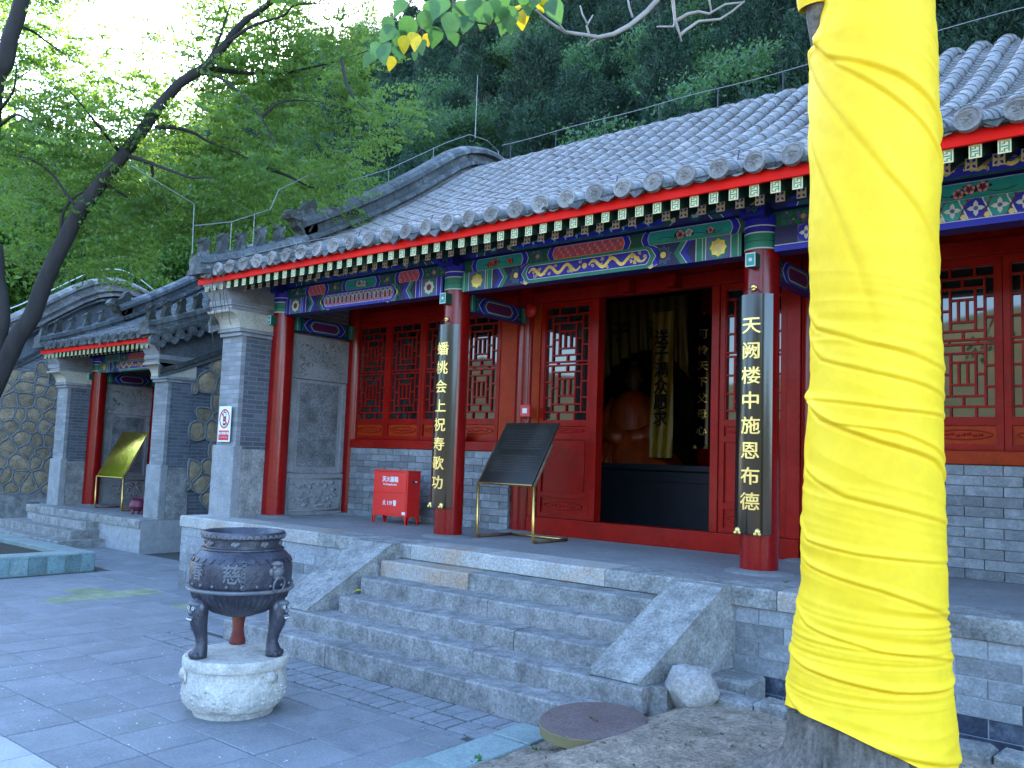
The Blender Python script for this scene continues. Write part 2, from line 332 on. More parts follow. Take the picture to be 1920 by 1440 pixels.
# hillside across the valley, behind the camera, which the window panes reflect
def far_z(x, y):
    r = math.hypot(x, y + 20); a = max(0, (-y - 95) / 150)
    return -2 + 41 * min(1, a) ** 1.1 * (1 + .35 * math.sin(x * .017 + .8) + .2 * noise.noise(Vector((x * .02, y * .02, 3)))) + 4 * noise.noise(Vector((x * .06, y * .06, 1))) * min(1, a * 4)
xs = np.linspace(-260, 380, 70); ys = np.linspace(-330, -80, 34); nx, ny = len(xs), len(ys)
np_mesh('far_hill', [(x, y, far_z(x, y)) for y in ys for x in xs], [(j * nx + i, j * nx + i + 1, (j + 1) * nx + i + 1, (j + 1) * nx + i) for j in range(ny - 1) for i in range(nx - 1)], 'far_hill', smooth=True)['kind'] = 'structure'
# ------------------------------------------------------------------ paving
GX, GY = .441, .435
def in_frame(P, m=60):
    x, y, d = pix(P); return d > .3 and -m < x < 1920 + m and -m < y < 1440 + m
paving = struct(MB().box(-22, 3.25, -16, 8, -1.45, GZ - .012).build('pavement', 'paver_joint'))
mat('paver_pale', (.36, .365, .37), .7, .14, 3, rand=.05, bump=.15, bscale=60)
mat('paver_moss', (.20, .24, .13), .8, .3, 5, (.30, .33, .20), rand=.1, bump=.2, bscale=50)
cells = []
for i in range(-48, 8):
    for j in range(-40, 30):
        x0, x1 = i * GX, (i + 1) * GX; y0, y1 = -4.36 + j * GY, -4.36 + (j + 1) * GY
        if x1 > 2.93: x1 = 2.93
        if x1 - x0 < .08: continue
        if x1 > -1.3 and y1 > -2.84:
            if y0 > -2.27:
                if x1 > -.2: continue
            elif y1 > -2.27 and x0 < -.8: y0 = -2.262
            else: y1 = -2.84
        if y1 - y0 < .08 or (x0 > -3.9 and y0 > -1.0): continue
        if y1 > .62 and x0 > -16: continue
        if x0 < -5.9 and x1 < -5.3 and -4.2 < y0 < -1.3: continue
        c = ((x0 + x1) / 2, (y0 + y1) / 2, GZ)
        if not in_frame(c, 150): continue
        cells.append((pix(c)[2], x0, x1, y0, y1))
cells.sort()
g = .004
unit = MB().cbox(g - GX / 2, GX / 2 - g, g - GY / 2, GY / 2 - g, -.05, 0, .005).mesh('paver'); 
rest = MB()
for n, (d, x0, x1, y0, y1) in enumerate(cells):
    c = ((x0 + x1) / 2, (y0 + y1) / 2)
    if n < 300:
        if abs(x1 - x0 - GX) < 1e-4 and abs(y1 - y0 - GY) < 1e-4: me = unit.copy() if False else unit
        else: me = MB().cbox(g - (x1 - x0) / 2, (x1 - x0) / 2 - g, g - (y1 - y0) / 2, (y1 - y0) / 2 - g, -.05, 0, .005).mesh('paver')
        o = bpy.data.objects.new('paver', me); o.location = (*c, GZ + random.uniform(-.0025, .0025)); o.rotation_euler = (random.uniform(-.003, .003), random.uniform(-.003, .003), 0)
        put(o, paving)
        if not me.materials: me.materials.append(MATS['paver'])
        px = pix((*c, GZ))
        mm = 'paver_moss' if (abs(px[0] - 165) < 45 and abs(px[1] - 1118) < 14) or (abs(px[0] - 285) < 30 and abs(px[1] - 1105) < 8) or (abs(px[0] - 370) < 20 and abs(px[1] - 1138) < 10) else ('paver_pale' if c[1] < -4.82 and px[0] < 140 else None)
        if mm: o.material_slots[0].link = 'OBJECT'; o.material_slots[0].material = MATS[mm]
    else: rest.cbox(x0 + g, x1 - g, y0 + g, y1 - g, GZ - .05, GZ, .005, .0008)
o = rest.build('paver_field', 'paver', paving); o['kind'] = 'stuff'
# band of small bricks in front of the stairs
small = MB().cbox(-.077, .077, -.037, .037, -.04, 0, .003).mesh('brick'); small.materials.append(MATS['paver'])
edge = MB().cbox(-.17, .17, -.033, .033, -.04, 0, .003).mesh('border_brick'); edge.materials.append(MATS['paver'])
x = -1.32
while x < 2.6:
    o = bpy.data.objects.new('border_brick', edge); o.location = (x + .17, -2.80, GZ); put(o, paving); x += .348
nb = 0
for i in range(14):
    for j in range(2):
        bx, by = -1.32 + i * .33, -2.745 + j * .24
        vert = (i + j) % 2
        for k in range(4 if not vert else 3):
            o = bpy.data.objects.new('brick', small)
            if vert: o.location = (bx + .055 + k * .105, by + .11, GZ + random.uniform(-.002, .002)); o.rotation_euler = (0, 0, math.pi / 2); o.scale = (1.3, 1.3, 1)
            else: o.location = (bx + .083 + (k % 2) * .163, by + .057 + (k // 2) * .115, GZ + random.uniform(-.002, .002)); o.scale = (1, 1.45, 1)
            if o.location.x < 2.93: put(o, paving)
# kerb slabs between the paving and the earth bed
y = -6.8
kerb = empty('kerb', (3.08, -4.5, GZ)); tag(kerb, 'row of greenish stone kerb slabs between the paving and the bare earth', 'kerb')
while y < -2.3:
    w = random.uniform(.5, .72); y1 = min(y + w, -2.30)
    MB().cbox(2.94, 3.25, y + .006, y1 - .006, -1.2, GZ + .012 + random.uniform(-.004, .004), .008, .003).build('kerb_slab', 'kerb_green', kerb).location = (-3.08, 4.5, -GZ)
    y = y1
# bare earth bed around the wrapped tree (rises towards the right), with a drain channel along the platform
def bed_z(x, y):
    t = min(1, max(0, (x - 3.25) / .85)); t = t * t * (3 - 2 * t)
    u = min(1, max(0, (-3.2 - y) / 2.5)); 
    return -.925 + .26 * t * (1 - .6 * u) + .016 * noise.noise(Vector((x * 3, y * 3, 0))) + .012 * noise.noise(Vector((x * 9, y * 9, 4)))
bx = np.linspace(3.25, 12, 110); by = np.linspace(-14, -1.62, 130); n1, n2 = len(bx), len(by)
np_mesh('earth_bed', [(x, y, bed_z(x, y)) for y in by for x in bx], [(j * n1 + i, j * n1 + i + 1, (j + 1) * n1 + i + 1, (j + 1) * n1 + i) for j in range(n2 - 1) for i in range(n1 - 1)], 'earth', smooth=True)['kind'] = 'structure'
struct(MB().box(3.8, 12, -1.70, -.95, -1.30, -1.10).build('drain_channel', 'wet_stone'))
struct(MB().box(3.8, 12, -1.66, -1.60, -1.3, -.72).build('drain_bank', 'wet_stone'))
edging = empty('edging_stones', (5, -1.6, -.7)); tag(edging, 'row of broken edging stones along the drain below the platform', 'edging')
x = 3.98
while x < 7.6:
    w = random.uniform(.22, .36)
    MB().cbox(x + .006, x + w - .006, -1.70 + random.uniform(-.02, .02), -1.50 + random.uniform(-.02, .02), -.85, bed_z(x, -1.65) + .045 + random.uniform(-.012, .02), .018, .008).build('edging_stone', 'stone', edging).location = (-5, 1.6, .7)
    x += w
# pebbles and grit on the earth: one uncountable mass
gr = MB()
for i in range(900):
    x, y = random.uniform(3.3, 6.6), random.uniform(-5.2, -1.75); r = random.uniform(.003, .009) * (1.6 if random.random() < .08 else 1)
    gr.blob((x, y, bed_z(x, y) + r * .3), (r, r * random.uniform(.6, 1), r * .6), 5, 3, .3, 2, i)
tag(gr.build('gravel', 'earth', None), 'loose grit and pebbles scattered on the bare earth', 'gravel', kind='stuff')
# ------------------------------------------------------------------ stairs of the main hall
E0, TR, RH = -.995, .2516, .1483
st = empty('stone_staircase', (1.85, -1.7, GZ)); tag(st, 'worn grey stone staircase of five steps with sloping side slabs', 'staircase')
off = Vector((-1.85, 1.7, -GZ))
cuts = {1: (.3, 1.45, 3.43), 2: (.3, 1.9, 3.43), 3: (.3, 1.15, 2.4, 3.43), 4: (-.45, 1.0, 2.2, 3.70), 5: (-.78, .75, 2.36, 3.62)}
def wavy(x0, x1, y0, y1, z0, z1, n=14, seed=0, c=.014):
    "stone slab along x whose worn front edge wavers a little"
    vs = []; m = n + 1
    for i in range(m):
        x = x0 + (x1 - x0) * i / n; e = .006 * noise.noise(Vector((x * 5, seed, 0))) + .004 * noise.noise(Vector((x * 19, seed, 1))); q = .004 * noise.noise(Vector((x * 6, seed, 9)))
        vs += [(x, y0 + e, z0), (x, y0 + e - .002, (z0 + z1) / 2), (x, y0 + e, z1 - c + q), (x, y0 + e + c, z1 + q), (x, y1, z1), (x, y1, z0)]
    fs = []
    for i in range(n):
        for k in range(6): fs.append((i * 6 + k, (i + 1) * 6 + k, (i + 1) * 6 + (k + 1) % 6, i * 6 + (k + 1) % 6))
    fs += [tuple(range(5, -1, -1)), tuple((m - 1) * 6 + k for k in range(6))]
    return MB().add(vs, fs)
for k, cs in cuts.items():
    for a, b in zip(cs, cs[1:]):
        z1 = -k * RH; y0 = E0 - k * TR
        wavy(a + .004, b - .004, y0 + random.uniform(-.006, .006), y0 + TR + .06, (GZ - .25 if k == 5 else z1 - RH - .02), z1 + random.uniform(-.004, .004), 16, k * 7 + a).build('step_slab', 'stone_step' if k > 1 else ('stone' if a > 1 else 'stone_rust'), st, smooth='auto').location = off
for (a, b) in ((-.21, .296), (3.434, 3.84)):
    q = MB().prism([(-.975, -.001), (-1.10, -.002), (-1.93, -.545), (-1.955, -.592), (-.975, -.592)], 'x', a, b)
    q.v = [(x + .19 * (y + .975) / .95, y, z) for x, y, z in q.v]
    q.build('side_slab', 'stone', st, bevel=.012).location = off
MB().box(3.45, 3.82, -1.9, -.99, -1.2, -.594).build('side_base', 'stone', st).location = off
MB().cbox(3.70, 4.12, -1.32, -1.0, -.76, -.60, .02, .006).build('base_slab', 'stone', st).location = off
MB().box(-.2, 3.8, -1.7, -1.0, -1.2, -.75).build('core', 'stone_step', st).location = off
# ------------------------------------------------------------------ painted patterns
class Paint:
    "flat painted motifs, sorted by colour, laid on a face through a mapping (s,t,d)->xyz; d = height of the paint layer"
    def __init__(s, fmap): s.f = fmap; s.c = {}
    def poly(s, pts, col, d):
        mb = s.c.setdefault(col, MB()); n = len(pts)
        tri = tessellate_polygon([[Vector((p[0], p[1], 0)) for p in pts]])
        mb.add([s.f(p[0], p[1], d) for p in pts] + [s.f(p[0], p[1], d - .0025) for p in pts], list(tri) + [(i, (i + 1) % n, n + (i + 1) % n, n + i) for i in range(n)])
    def rect(s, a, b, c, e, col, d): s.poly([(a, c), (b, c), (b, e), (a, e)], col, d)
    def disc(s, x, z, r, col, d, n=14, lobes=0, amp=.15): s.poly([(x + r * (1 + amp * math.cos(lobes * t)) * math.cos(t), z + r * (1 + amp * math.cos(lobes * t)) * math.sin(t)) for t in [2 * math.pi * k / n for k in range(n)]], col, d)
    def ribbon(s, pts, w, col, d):
        mb = s.c.setdefault(col, MB()); L = []
        for i, p in enumerate(pts):
            a, b = pts[max(i - 1, 0)], pts[min(i + 1, len(pts) - 1)]; dx, dz = b[0] - a[0], b[1] - a[1]; l = math.hypot(dx, dz) or 1
            ww = w[i] if isinstance(w, list) else w
            L += [s.f(p[0] - dz / l * ww, p[1] + dx / l * ww, d), s.f(p[0] + dz / l * ww, p[1] - dx / l * ww, d)]
        mb.add(L, [(2 * i, 2 * i + 1, 2 * i + 3, 2 * i + 2) for i in range(len(pts) - 1)])
    def spiral(s, x, z, r, col, d, turns=1.6, ph=0., hand=1, w=.006):
        n = int(14 * turns); s.ribbon([(x + r * (1 - .85 * k / n) * math.cos(ph + hand * 2 * math.pi * turns * k / n), z + r * (1 - .85 * k / n) * math.sin(ph + hand * 2 * math.pi * turns * k / n)) for k in range(n + 1)], w, col, d)
    def hexa(s, x0, x1, z0, z1, col, d, k=.45):
        h = (z1 - z0) * k; zm = (z0 + z1) / 2; s.poly([(x0, zm), (x0 + h * .5, z0 + (zm - z0) * .25), (x0 + h, z0), (x1 - h, z0), (x1 - h * .5, z0 + (zm - z0) * .25), (x1, zm), (x1 - h * .5, z1 - (zm - z0) * .25), (x1 - h, z1), (x0 + h, z1), (x0 + h * .5, z1 - (zm - z0) * .25)], col, d)
    def chev(s, x, w, z0, z1, sg, col, d):
        zm = (z0 + z1) / 2; h = (z1 - z0) * .35 * sg; s.poly([(x, z0), (x + w, z0), (x + w + h, zm), (x + w, z1), (x, z1), (x + h, zm)], col, d)
    def flower(s, x, z, r, petals, core, d, n=5):
        for k in range(n):
            a = 2 * math.pi * k / n + .3; s.disc(x + r * .55 * math.cos(a), z + r * .55 * math.sin(a), r * .5, petals, d, 8)
        s.disc(x, z, r * .3, core, d + .001, 8)
    def dragon(s, x0, x1, z0, z1, col, d, rnd):
        "twining golden beast: an undulating body with claws and tufts"
        L = x1 - x0; zm = (z0 + z1) / 2; A = (z1 - z0) * .30; n = max(14, int(L / .02)); k = max(2., L / .22)
        body = [(x0 + L * i / n, zm + A * math.sin(2 * math.pi * k * i / n)) for i in range(n + 1)]
        s.ribbon(body, [(z1 - z0) * (.13 if .06 < i / n < .9 else .07) for i in range(n + 1)], col, d)
        for i in range(int(L / .035)):
            x = x0 + rnd.random() * L; z = zm + (rnd.random() - .5) * (z1 - z0) * .85
            s.spiral(x, z, (z1 - z0) * .15, col, d + .0008, 1., rnd.random() * 6, rnd.choice((-1, 1)), (z1 - z0) * .035)
    def scrolls(s, x0, x1, z0, z1, d, rnd, cols=('p_green', 'p_violet'), step=None, w=.005):
        h = z1 - z0; step = step or h * .5; x = x0 + step * .5; i = 0
        while x < x1 - step * .3:
            for j in range(max(1, round(h / step))):
                z = z0 + h * (j + .5) / max(1, round(h / step)); s.spiral(x, z, step * .40, cols[(i + j) % len(cols)], d, 1.5, rnd.random() * 6, 1 if (i + j) % 2 else -1, w)
                if rnd.random() < .4: s.disc(x + step * .45, z + step * .3, step * .13, 'p_gold', d + .0006, 8)
            x += step; i += 1
    def build(s, parent):
        for c, mb in s.c.items(): mb.build('painted_pattern', c, parent)['kind'] = 'stuff'
def rosette(P, x, z, r, d):
    P.disc(x, z, r, 'p_navy', d, 18)
    for k in range(9):
        a = 2 * math.pi * k / 9; P.spiral(x + r * .72 * math.cos(a), z + r * .72 * math.sin(a), r * .26, 'p_green' if k % 2 else 'p_violet', d + .001, 1.2, a, 1, r * .05)
    P.disc(x, z, r * .30, 'p_gold', d + .003, 12)
def paint_lower(P, x0, x1, z0, z1, kind, rnd):
    h = z1 - z0; D = .003
    A, B = ('p_green', 'p_blue') if kind != 1 else ('p_blue', 'p_green')
    P.rect(x0, x1, z0, z1, 'p_navy', D)
    if kind == 2:      # mosaic of octagons and red diagonals
        P.rect(x0, x1, z0, z0 + .05, 'p_blue', D + .001); P.rect(x0, x1, z0 + .05, z0 + .056, 'p_white', D + .002); s = h - .06; x = x0 + .2; i = 0
        P.rect(x0 + .2, x1 - .2, z0 + .056, z1, 'p_violet', D + .001)
        while x < x1 - .2 - s:
            zc = z0 + .058 + s / 2; c = x + s / 2
            P.disc(c, zc, s * .46, ('p_blue', 'p_teal')[i % 2], D + .002, 8)
            P.disc(c, zc, s * .28, 'p_white', D + .003, 16, 4, .45)
            P.disc(c, zc, s * .10, 'p_violet', D + .004, 8)
            for sg in (-1, 1): P.ribbon([(x + s - .03, zc - sg * s * .5), (x + s + .03, zc + sg * s * .5)], .006, 'p_brown' if sg > 0 else 'p_white', D + .003)
            for zz in (z0 + .075, z1 - .02): P.disc(x + s, zz, s * .13, 'p_cream' if zz < zc else 'p_teal', D + .0035, 6)
            x += s * 1.06; i += 1
        return
    for sg, e in ((1, x0), (-1, x1)):
        def R(a, b, c, d, zz0=z0, zz1=z1): P.rect(min(e + sg * a, e + sg * b), max(e + sg * a, e + sg * b), zz0, zz1, c, d)
        R(0, .10, A, D + .001); R(.028, .033, 'p_white', D + .002); R(.095, .102, 'p_white', D + .002)
        R(.10, .34, 'p_violet', D + .001); P.disc(e + sg * .22, (z0 + z1) / 2, h * .42, 'p_green', D + .002, 20); P.disc(e + sg * .22, (z0 + z1) / 2, h * .36, 'p_gold' if kind == 0 else 'p_white', D + .003, 24, 8, .12); P.disc(e + sg * .22, (z0 + z1) / 2, h * .16, 'p_cream' if kind == 0 else 'p_brown', D + .005, 10)
        R(.34, .44, A, D + .001); R(.338, .345, 'p_white', D + .002); R(.372, .377, 'p_white', D + .002); R(.435, .442, 'p_white', D + .002)
        L = (x1 - x0); c1 = .47
        for q, (w, c) in enumerate(((.055, B), (.008, 'p_white'), (.06, A), (.006, 'p_black'))):
            P.chev(e + sg * c1, sg * w, z0, z1, -sg if sg < 0 else 1, c, D + .001 + q * .0004) if sg > 0 else P.chev(e - c1 - w, w, z0, z1, -1, c, D + .001 + q * .0004); c1 += w
        c1 += .06; c2 = L * .5 - L * .235 - .02
        a, b = sorted((e + sg * c1, e + sg * (c2 - .10)))
        rosette(P, a + h * .55 if sg > 0 else b - h * .55, (z0 + z1) / 2, h * .42, D + .001)
        P.scrolls(a + (h * 1.0 if sg > 0 else 0), b - (0 if sg > 0 else h * 1.0), z0 + .01, z1 - .01, D + .001, rnd, step=h * .48)
        P.disc(e + sg * (c1 + h * 1.2), z0 + h * .1, h * .13, 'p_cream', D + .003, 10)
    xm = (x0 + x1) / 2; w = (x1 - x0) * .235
    P.hexa(xm - w - .10, xm + w + .10, z0, z1, 'p_white', D + .001, .5); P.hexa(xm - w - .09, xm + w + .09, z0, z1, B, D + .002, .5)
    P.hexa(xm - w - .03, xm + w + .03, z0 + .002, z1 - .002, 'p_white', D + .003, .5); P.hexa(xm - w - .022, xm + w + .022, z0, z1, A, D + .004, .5)
    P.hexa(xm - w + .03, xm + w - .03, z0 + .035, z1 - .028, 'p_white', D + .005, .35)
    P.hexa(xm - w + .037, xm + w - .037, z0 + .041, z1 - .034, 'p_blue' if kind == 0 else 'p_violet', D + .006, .35)
    if kind == 0: P.dragon(xm - w + .07, xm - .05, z0 + .045, z1 - .04, 'p_gold', D + .007, rnd); P.dragon(xm + .05, xm + w - .07, z0 + .045, z1 - .04, 'p_gold', D + .007, rnd); P.disc(xm, (z0 + z1) / 2, h * .12, 'p_gold', D + .008, 10)
    else:
        x = xm - w + .09; i = 0
        while x < xm + w - .08:
            for sg in (-1, 1): P.flower(x, (z0 + z1) / 2 + sg * h * .12, h * .16, ('p_pink', 'p_white', 'p_teal')[i % 3], 'p_brown', D + .007, 5); i += 1
            x += h * .38; i += 1
def paint_mid(P, x0, x1, z0, z1, kind, rnd):
    h = z1 - z0; D = .003; xm = (x0 + x1) / 2; L = x1 - x0
    P.rect(x0, x1, z0, z1, 'p_dgreen', D)
    def panel(c, w, fill, deco):
        P.hexa(c - w - .07, c + w + .07, z0, z1, 'p_white', D + .001, .3); P.hexa(c - w - .063, c + w + .063, z0, z1, 'p_blue', D + .002, .3)
        P.hexa(c - w, c + w, z0 + .006, z1 - .006, 'p_white', D + .003, .25); P.hexa(c - w + .006, c + w - .006, z0 + .011, z1 - .011, fill, D + .004, .25)
        if deco == 'vine':
            n = int(w * 2 / .032)
            for i in range(n):
                for j in range(3): P.spiral(c - w + .05 + i * (2 * w - .1) / max(1, n - 1), z0 + h * (.25 + .25 * j), h * .11, 'p_violet' if (i + j) % 3 else 'p_pink', D + .005, 1.1, rnd.random() * 6, rnd.choice((-1, 1)), .0035)
        else:
            for (u, v, r, col) in deco:
                for q in range(7):
                    a = rnd.random() * 6.3; P.disc(c + u * w + r * 1.2 * math.cos(a), z0 + h * v + r * .75 * math.sin(a), r * .42, 'p_black', D + .005, 8, 2, .4)
                P.flower(c + u * w, z0 + h * v, r, col, 'p_pink' if col == 'p_white' else 'p_brown', D + .006, 5)
            P.ribbon([(c - w * .75 + i * w * .15, z0 + h * (.38 + .12 * math.sin(i * 1.3))) for i in range(11)], .003, 'p_black', D + .0048)
    fl = [(-.15, .5, h * .24, 'p_white'), (.02, .5, h * .26, 'p_white'), (.25, .45, h * .22, 'p_white')]
    pe = [(-.35, .45, h * .22, 'p_orange'), (-.15, .55, h * .24, 'p_orange'), (.45, .5, h * .2, 'p_orange')]
    pk = [(-.2, .5, h * .26, 'p_pink'), (.0, .55, h * .24, 'p_white'), (.5, .5, h * .2, 'p_pink')]
    if kind == 0: spec = ((-.345, .10, 'p_teal', pe), (0, .13, 'p_orange', 'vine'), (.335, .13, 'p_teal', pk))
    elif kind == 1: spec = ((-.29, .06, 'p_orange', 'vine'), (0, .10, 'p_teal', fl), (.29, .06, 'p_orange', 'vine'))
    else: spec = ((-.27, .05, 'p_orange', 'vine'), (0, .15, 'p_teal', [(-.5, .5, h * .24, 'p_pink'), (-.12, .38, h * .24, 'p_pink'), (.05, .55, h * .25, 'p_pink'), (.25, .6, h * .26, 'p_pink')]), (.3, .06, 'p_orange', 'vine'))
    sp = [(xm + a * L, b * L, c, d) for a, b, c, d in spec]
    for c, w, f, d in sp: panel(c, w, f, d)
    edges = [x0 + .05] + [e for c, w, f, d in sp for e in (c - w - .08, c + w + .08)] + [x1 - .05]
    for a, b in zip(edges[::2], edges[1::2]):
        if b - a > .1:
            P.scrolls(a, b, z0 + .008, z1 - .008, D + .001, rnd, ('p_green', 'p_violet'), h * .42, .004)
            P.disc((a + b) / 2, (z0 + z1) / 2, h * .24, 'p_violet', D + .002, 16, 4, .4); P.disc((a + b) / 2, (z0 + z1) / 2, h * .13, 'p_gold', D + .004, 10)
def paint_top(P, x0, x1, z0, z1, kind, rnd):
    h = z1 - z0; D = .002; xm = (x0 + x1) / 2; L = x1 - x0; w = L * .27
    P.rect(x0, x1, z0, z1, 'p_navy', D)
    for sg, e in ((1, x0), (-1, x1)):
        a = e + sg * .12
        for q, (ww, c) in enumerate(((.09, 'p_blue'), (.01, 'p_white'), (.10, 'p_dgreen'), (.01, 'p_white'))): P.chev(min(a, a + sg * ww), ww, z0, z1, sg, c, D + .001 + q * .0003); a += sg * ww
        P.disc(a + sg * .15, (z0 + z1) / 2, h * .4, 'p_dgreen', D + .001, 18); P.disc(a + sg * .15, (z0 + z1) / 2, h * .3, 'p_white' if kind != 1 else 'p_cream', D + .002, 22, 6, .13); P.disc(a + sg * .15, (z0 + z1) / 2, h * .13, 'p_brown', D + .003, 8, 3, .3)
        P.scrolls(*sorted((a + sg * .30, xm - sg * (w + .14))), z0 + .01, z1 - .01, D + .001, rnd, step=h * .45)
        P.disc((a + sg * .3 + xm - sg * w) / 2, z0 + h * .3, h * .16, 'p_cream', D + .004, 12)
    P.hexa(xm - w - .10, xm + w + .10, z0, z1, 'p_white', D + .003, .5); P.hexa(xm - w - .09, xm + w + .09, z0, z1, 'p_dgreen', D + .004, .5); P.hexa(xm - w, xm + w, z0 + .012, z1, 'p_blue', D + .005, .4)
    if kind == 0:
        x = xm - w + .12; i = 0
        while x < xm + w - .08:
            P.disc(x, (z0 + z1) / 2, h * .42, ('p_blue', 'p_teal')[i % 2], D + .006, 6); P.disc(x, (z0 + z1) / 2, h * .24, 'p_white', D + .007, 16, 4, .5)
            P.ribbon([(x + h * .35, z0 + .02), (x + h * .65, z1 - .02)] if i % 2 else [(x + h * .35, z1 - .02), (x + h * .65, z0 + .02)], .008, 'p_black', D + .0065); x += h * .95; i += 1
    else: P.dragon(xm - w + .08, xm + w - .08, z0 + .02, z1 - .02, 'p_gold', D + .007, rnd)
def paint_side(P, a, b, z0, z1, d=.003):
    "cross beam face: green ends, blue chevrons, dark cartouche"
    h = z1 - z0; m = (a + b) / 2
    P.rect(a, b, z0, z1, 'p_navy', d)
    for sg, e in ((1, a), (-1, b)):
        P.rect(*sorted((e, e + sg * .10)), z0, z1, 'p_green', d + .001); P.rect(*sorted((e + sg * .045, e + sg * .05)), z0, z1, 'p_white', d + .002)
        for k in range(3): P.spiral(e + sg * .15, z0 + h * (.2 + .3 * k), h * .13, 'p_green', d + .001, 1.2, k, 1, .005)
    P.hexa(a + .16, b - .16, z0, z1, 'p_white', d + .0015, .6); P.hexa(a + .17, b - .17, z0, z1, 'p_blue', d + .0025, .6)
    P.hexa(a + .24, b - .24, z0 + .012, z1 - .012, 'p_green', d + .0035, .6); P.hexa(a + .275, b - .275, z0 + .03, z1 - .03, 'p_white', d + .0042, .45); P.hexa(a + .285, b - .285, z0 + .036, z1 - .036, 'p_brown', d + .005, .45)
    n = 8
    for k in range(n): P.spiral(a + .34 + k * (b - a - .68) / (n - 1), (z0 + z1) / 2 + (.02 if k % 2 else -.02), h * .13, 'p_blue', d + .006, 1.2, k, 1 if k % 2 else -1, .005)
# ------------------------------------------------------------------ window and door leaves
def lattice(w, h, t=.019):
    "step-brocade lattice of bars, w x h, in the XZ plane, bars 2 cm deep"
    m = MB(); H = []; V = []
    def hb(u0, u1, v): H.append((u0, u1, v))
    def vb(u, v0, v1): V.append((u, v0, v1))
    for f in (lambda v: v, lambda v: 1 - v):
        hb(0, 1, f(.07)); vb(.3, f(0), f(.07)); vb(.7, f(0), f(.07)); vb(.15, f(.07), f(.485)); vb(.85, f(.07), f(.485))
        hb(.15, .85, f(.14)); vb(.5, f(.07), f(.14)); vb(.3, f(.14), f(.425)); vb(.7, f(.14), f(.425))
        hb(.3, .7, f(.215)); hb(.3, .7, f(.365)); vb(.43, f(.215), f(.365)); vb(.57, f(.215), f(.365)); hb(.15, .85, f(.425))
        for v in (.20, .34): hb(0, .15, f(v)); hb(.85, 1, f(v))
        hb(.15, .3, f(.285)); hb(.7, .85, f(.285)); vb(.5, f(.425), f(.485)); hb(0, 1, f(.485)); 
    vb(.27, .485, .515 + .0); vb(.73, .485, .515)
    for u0, u1, v in H: m.box(u0 * w, u1 * w, -.012, .012, h - v * h - t / 2, h - v * h + t / 2)
    for u, v0, v1 in V:
        a, b = sorted((h - v0 * h, h - v1 * h)); m.box(u * w - t / 2, u * w + t / 2, -.010, .010, a, b)
    return m
def frame_bars(m, w, h, t, d, z0=0):
    m.box(0, t, -d, d, z0, z0 + h); m.box(w - t, w, -d, d, z0, z0 + h); m.box(t, w - t, -d * .95, d * .95, z0, z0 + t); m.box(t, w - t, -d * .95, d * .95, z0 + h - t, z0 + h)
LEAF = {}
def leaf(kind, w, H, parent, loc, rails):
    "window or door leaf: frame, lattice, pane, panels between the rails (z heights)"
    key = (kind, round(w, 3), round(H, 3))
    if key not in LEAF:
        t = .055; f = MB(); frame_bars(f, w, H, t, .03)
        f.box(.0 + .012, w - .012, -.036, -.031, .012, .018)
        top0 = rails[-1]
        for r in rails: f.box(t, w - t, -.029, .029, r - .03, r + .03)
        la = lattice(w - 2 * t - .02, H - top0 - .03 - t - .02); lm = MB()
        lm.v = [(x + t + .01, y, z + top0 + .04) for x, y, z in la.v]; lm.f = la.f
        pane = MB().box(t, w - t, .014, .018, top0 + .03, H - t)
        inner = MB(); frame_bars(inner, w - 2 * t, H - top0 - .03 - t, .012, .02); inner.v = [(x + t, y, z + top0 + .03) for x, y, z in inner.v]
        pans = []; zz = [t] + [r for r in rails]; lows = [t] + [r + .03 for r in rails[:-1]]; ups = [r - .03 for r in rails]
        for a, b in zip(lows, ups):
            p = MB().box(t, w - t, -.006, .012, a, b)
            e = MB()
            e.box(t + .025, w - t - .025, -.013, -.007, a + .02, b - .02) if b - a > .3 else None
            if b - a <= .3:                                  # carved oval in the short panels
                cx, cz, rw, rh = w / 2, (a + b) / 2, (w - 2 * t) * .40, (b - a) * .26
                ring = [(cx + rw * (1 if abs(math.cos(q)) < .9 else 1.08) * math.cos(q), -.014, cz + rh * math.sin(q)) for q in [2 * math.pi * k / 22 for k in range(23)]]
                e.tube(ring, .006, 5)
                for k in range(7): e.blob((cx + rw * .75 * (k - 3) / 3.5, -.010, cz + .008 * math.sin(k * 2.1)), (rw * .1, .008, rh * .35), 6, 4)
            pans.append((p, e))
        LEAF[key] = (f.mesh('leaf_frame'), lm.mesh('lattice'), pane.mesh('pane'), inner.mesh('bead'), [(p.mesh('panel'), e.mesh('carving') if e.f else None) for p, e in pans])
    fm, lm, pm, im, pans = LEAF[key]
    def mk(name, me, m, par):
        o = bpy.data.objects.new(name, me)
        if not me.materials: me.materials.append(MATS[m])
        return put(o, par)
    r = mk('window' if kind == 'window' else 'door', fm, 'lacquer', parent); r.location = loc
    mk('lattice', lm, 'lacquer', r); mk('pane', pm, 'glass_dark', r); mk('bead', im, 'lacquer', r)
    for p, e in pans:
        mk('panel', p, 'orange_lacquer' if kind == 'window' else 'lacquer', r)
        if e: mk('carving', e, 'lacquer', r)
    return r
